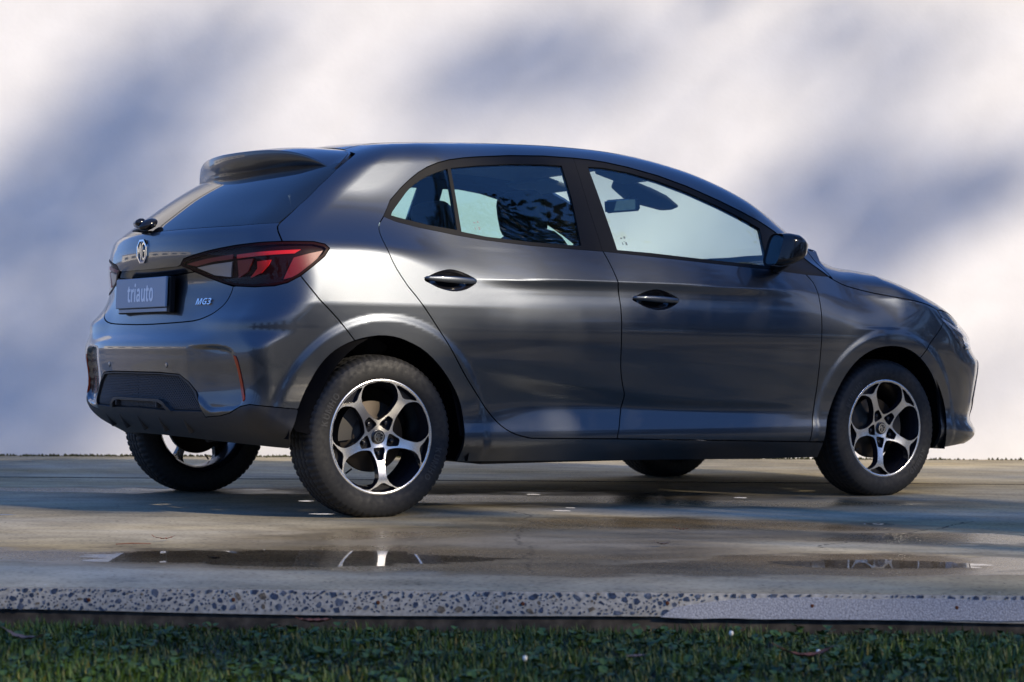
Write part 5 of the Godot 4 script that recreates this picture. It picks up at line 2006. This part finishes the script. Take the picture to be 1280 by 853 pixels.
# ------------------------------------------------------------------ leaves and twigs
func curled_leaf(called: String, p: Vector3, len: float, wide: float, turn: float, curl: float, m: Material, label: String) -> void:
	var o := base(called, p, turn)
	tag(o, label, "leaf", "fallen leaves")
	var rows := []
	for k in 13:
		var t := k / 12.0
		var w := wide * pow(sin(PI * clampf(t * 0.94 + 0.03, 0, 1)), 0.8) * 0.5
		var row := []
		for j in 5:
			var s := (j - 2) / 2.0
			row.append(Vector3((t - 0.5) * len, 0.006 + curl * (pow(absf(t - 0.5) * 2.0, 2.0)) * len * 0.4 + absf(s) * w * 0.45 + 0.0012 * sin(k * 2.1 + j), s * w + 0.04 * len * sin(t * 3.0)))
		rows.append(row)
	var a := acc()
	grid(a, rows)
	mk("blade", o, m, a)
	a = acc()
	tube(a, [Vector3(-0.5 * len, 0.006 + curl * len * 0.4, 0), Vector3(-0.62 * len, 0.012 + curl * len * 0.45, 0.02 * len)], [0.0013, 0.0009], 5)
	mk("stalk", o, m, a)

func build_small_things() -> void:
	curled_leaf("dead_leaf", Vector3(-0.50, -0.088, -4.98), 0.085, 0.034, 0.2, 0.25, mats.dead_leaf, "reddish brown dead leaf lying in the grass against the kerb footing")
	curled_leaf("dead_leaf", Vector3(-1.14, -0.075, -4.56), 0.12, 0.026, -0.45, 0.35, mats.grey_leaf, "long dark purple-grey leaf on the grass at the left edge")
	curled_leaf("dead_leaf", Vector3(0.68, -0.082, -4.43), 0.13, 0.030, 0.15, 0.45, mats.dead_leaf, "long curled brown leaf in the grass at the right")
	curled_leaf("dead_leaf", Vector3(0.29, -0.085, -4.42), 0.05, 0.022, 0.6, 0.2, mats.grey_leaf, "small grey leaf in the grass below the kerb's middle")
	curled_leaf("dead_leaf", Vector3(-1.12, 0.003, -6.25), 0.07, 0.012, 0.5, 0.3, mats.dead_leaf, "narrow red-brown leaf on the slab behind the left puddle")
	curled_leaf("dead_leaf", Vector3(0.49, 0.003, -6.2), 0.05, 0.018, 0.2, 0.4, mats.grey_leaf, "small dark leaf on the slab in front of the rear door")
	curled_leaf("dead_leaf", Vector3(0.60, 0.003, -6.75), 0.05, 0.010, -0.2, 0.2, mats.dead_leaf, "thin brown leaf on the slab under the front door's edge")
	curled_leaf("dead_leaf", Vector3(-0.86, 0.006, -5.62), 0.035, 0.02, 0.0, 0.3, mats.gap, "blackish leaf at the left end of the left puddle")
	var k := 0
	for q in [[0.715, -0.072, -4.47, "white flower head in the grass beside the long curled leaf"], [0.035, -0.075, -4.36, "white flower head in the grass at the picture's lower middle"], [0.545, -0.070, -4.75, "small pale flower head in the grass below the render patch"]]:
		var o := base("flower", Vector3(q[0], q[1], q[2]))
		tag(o, q[3], "flower", "small white flowers")
		var a := acc()
		lathe(a, [Vector2(0.0, 0.007), Vector2(0.004, 0.006), Vector2(0.0062, 0.0), Vector2(0.003, -0.005), Vector2(0.0, -0.006)], 10, Transform3D(Basis(Vector3.RIGHT, -PI / 2), Vector3.ZERO))
		mk("petals", o, mats.petal, a)
		a = acc()
		tube(a, [Vector3(0, -0.005, 0), Vector3(0.004, -0.05, 0.004)], [0.0012, 0.0012], 5)
		mk("stem", o, mats.moss, a)
		k += 1
	# twig on the slab
	var tw := base("twig", Vector3(-1.20, 0.004, -6.12), 0.15)
	tag(tw, "thin brown twig on the slab left of the puddle", "twig")
	var b := acc()
	tube(b, [Vector3(-0.05, 0, 0), Vector3(0.0, 0.003, 0.006), Vector3(0.06, 0.001, 0.0)], [0.0014, 0.0018, 0.001], 5)
	mk("stick", tw, mats.dead_leaf, b)
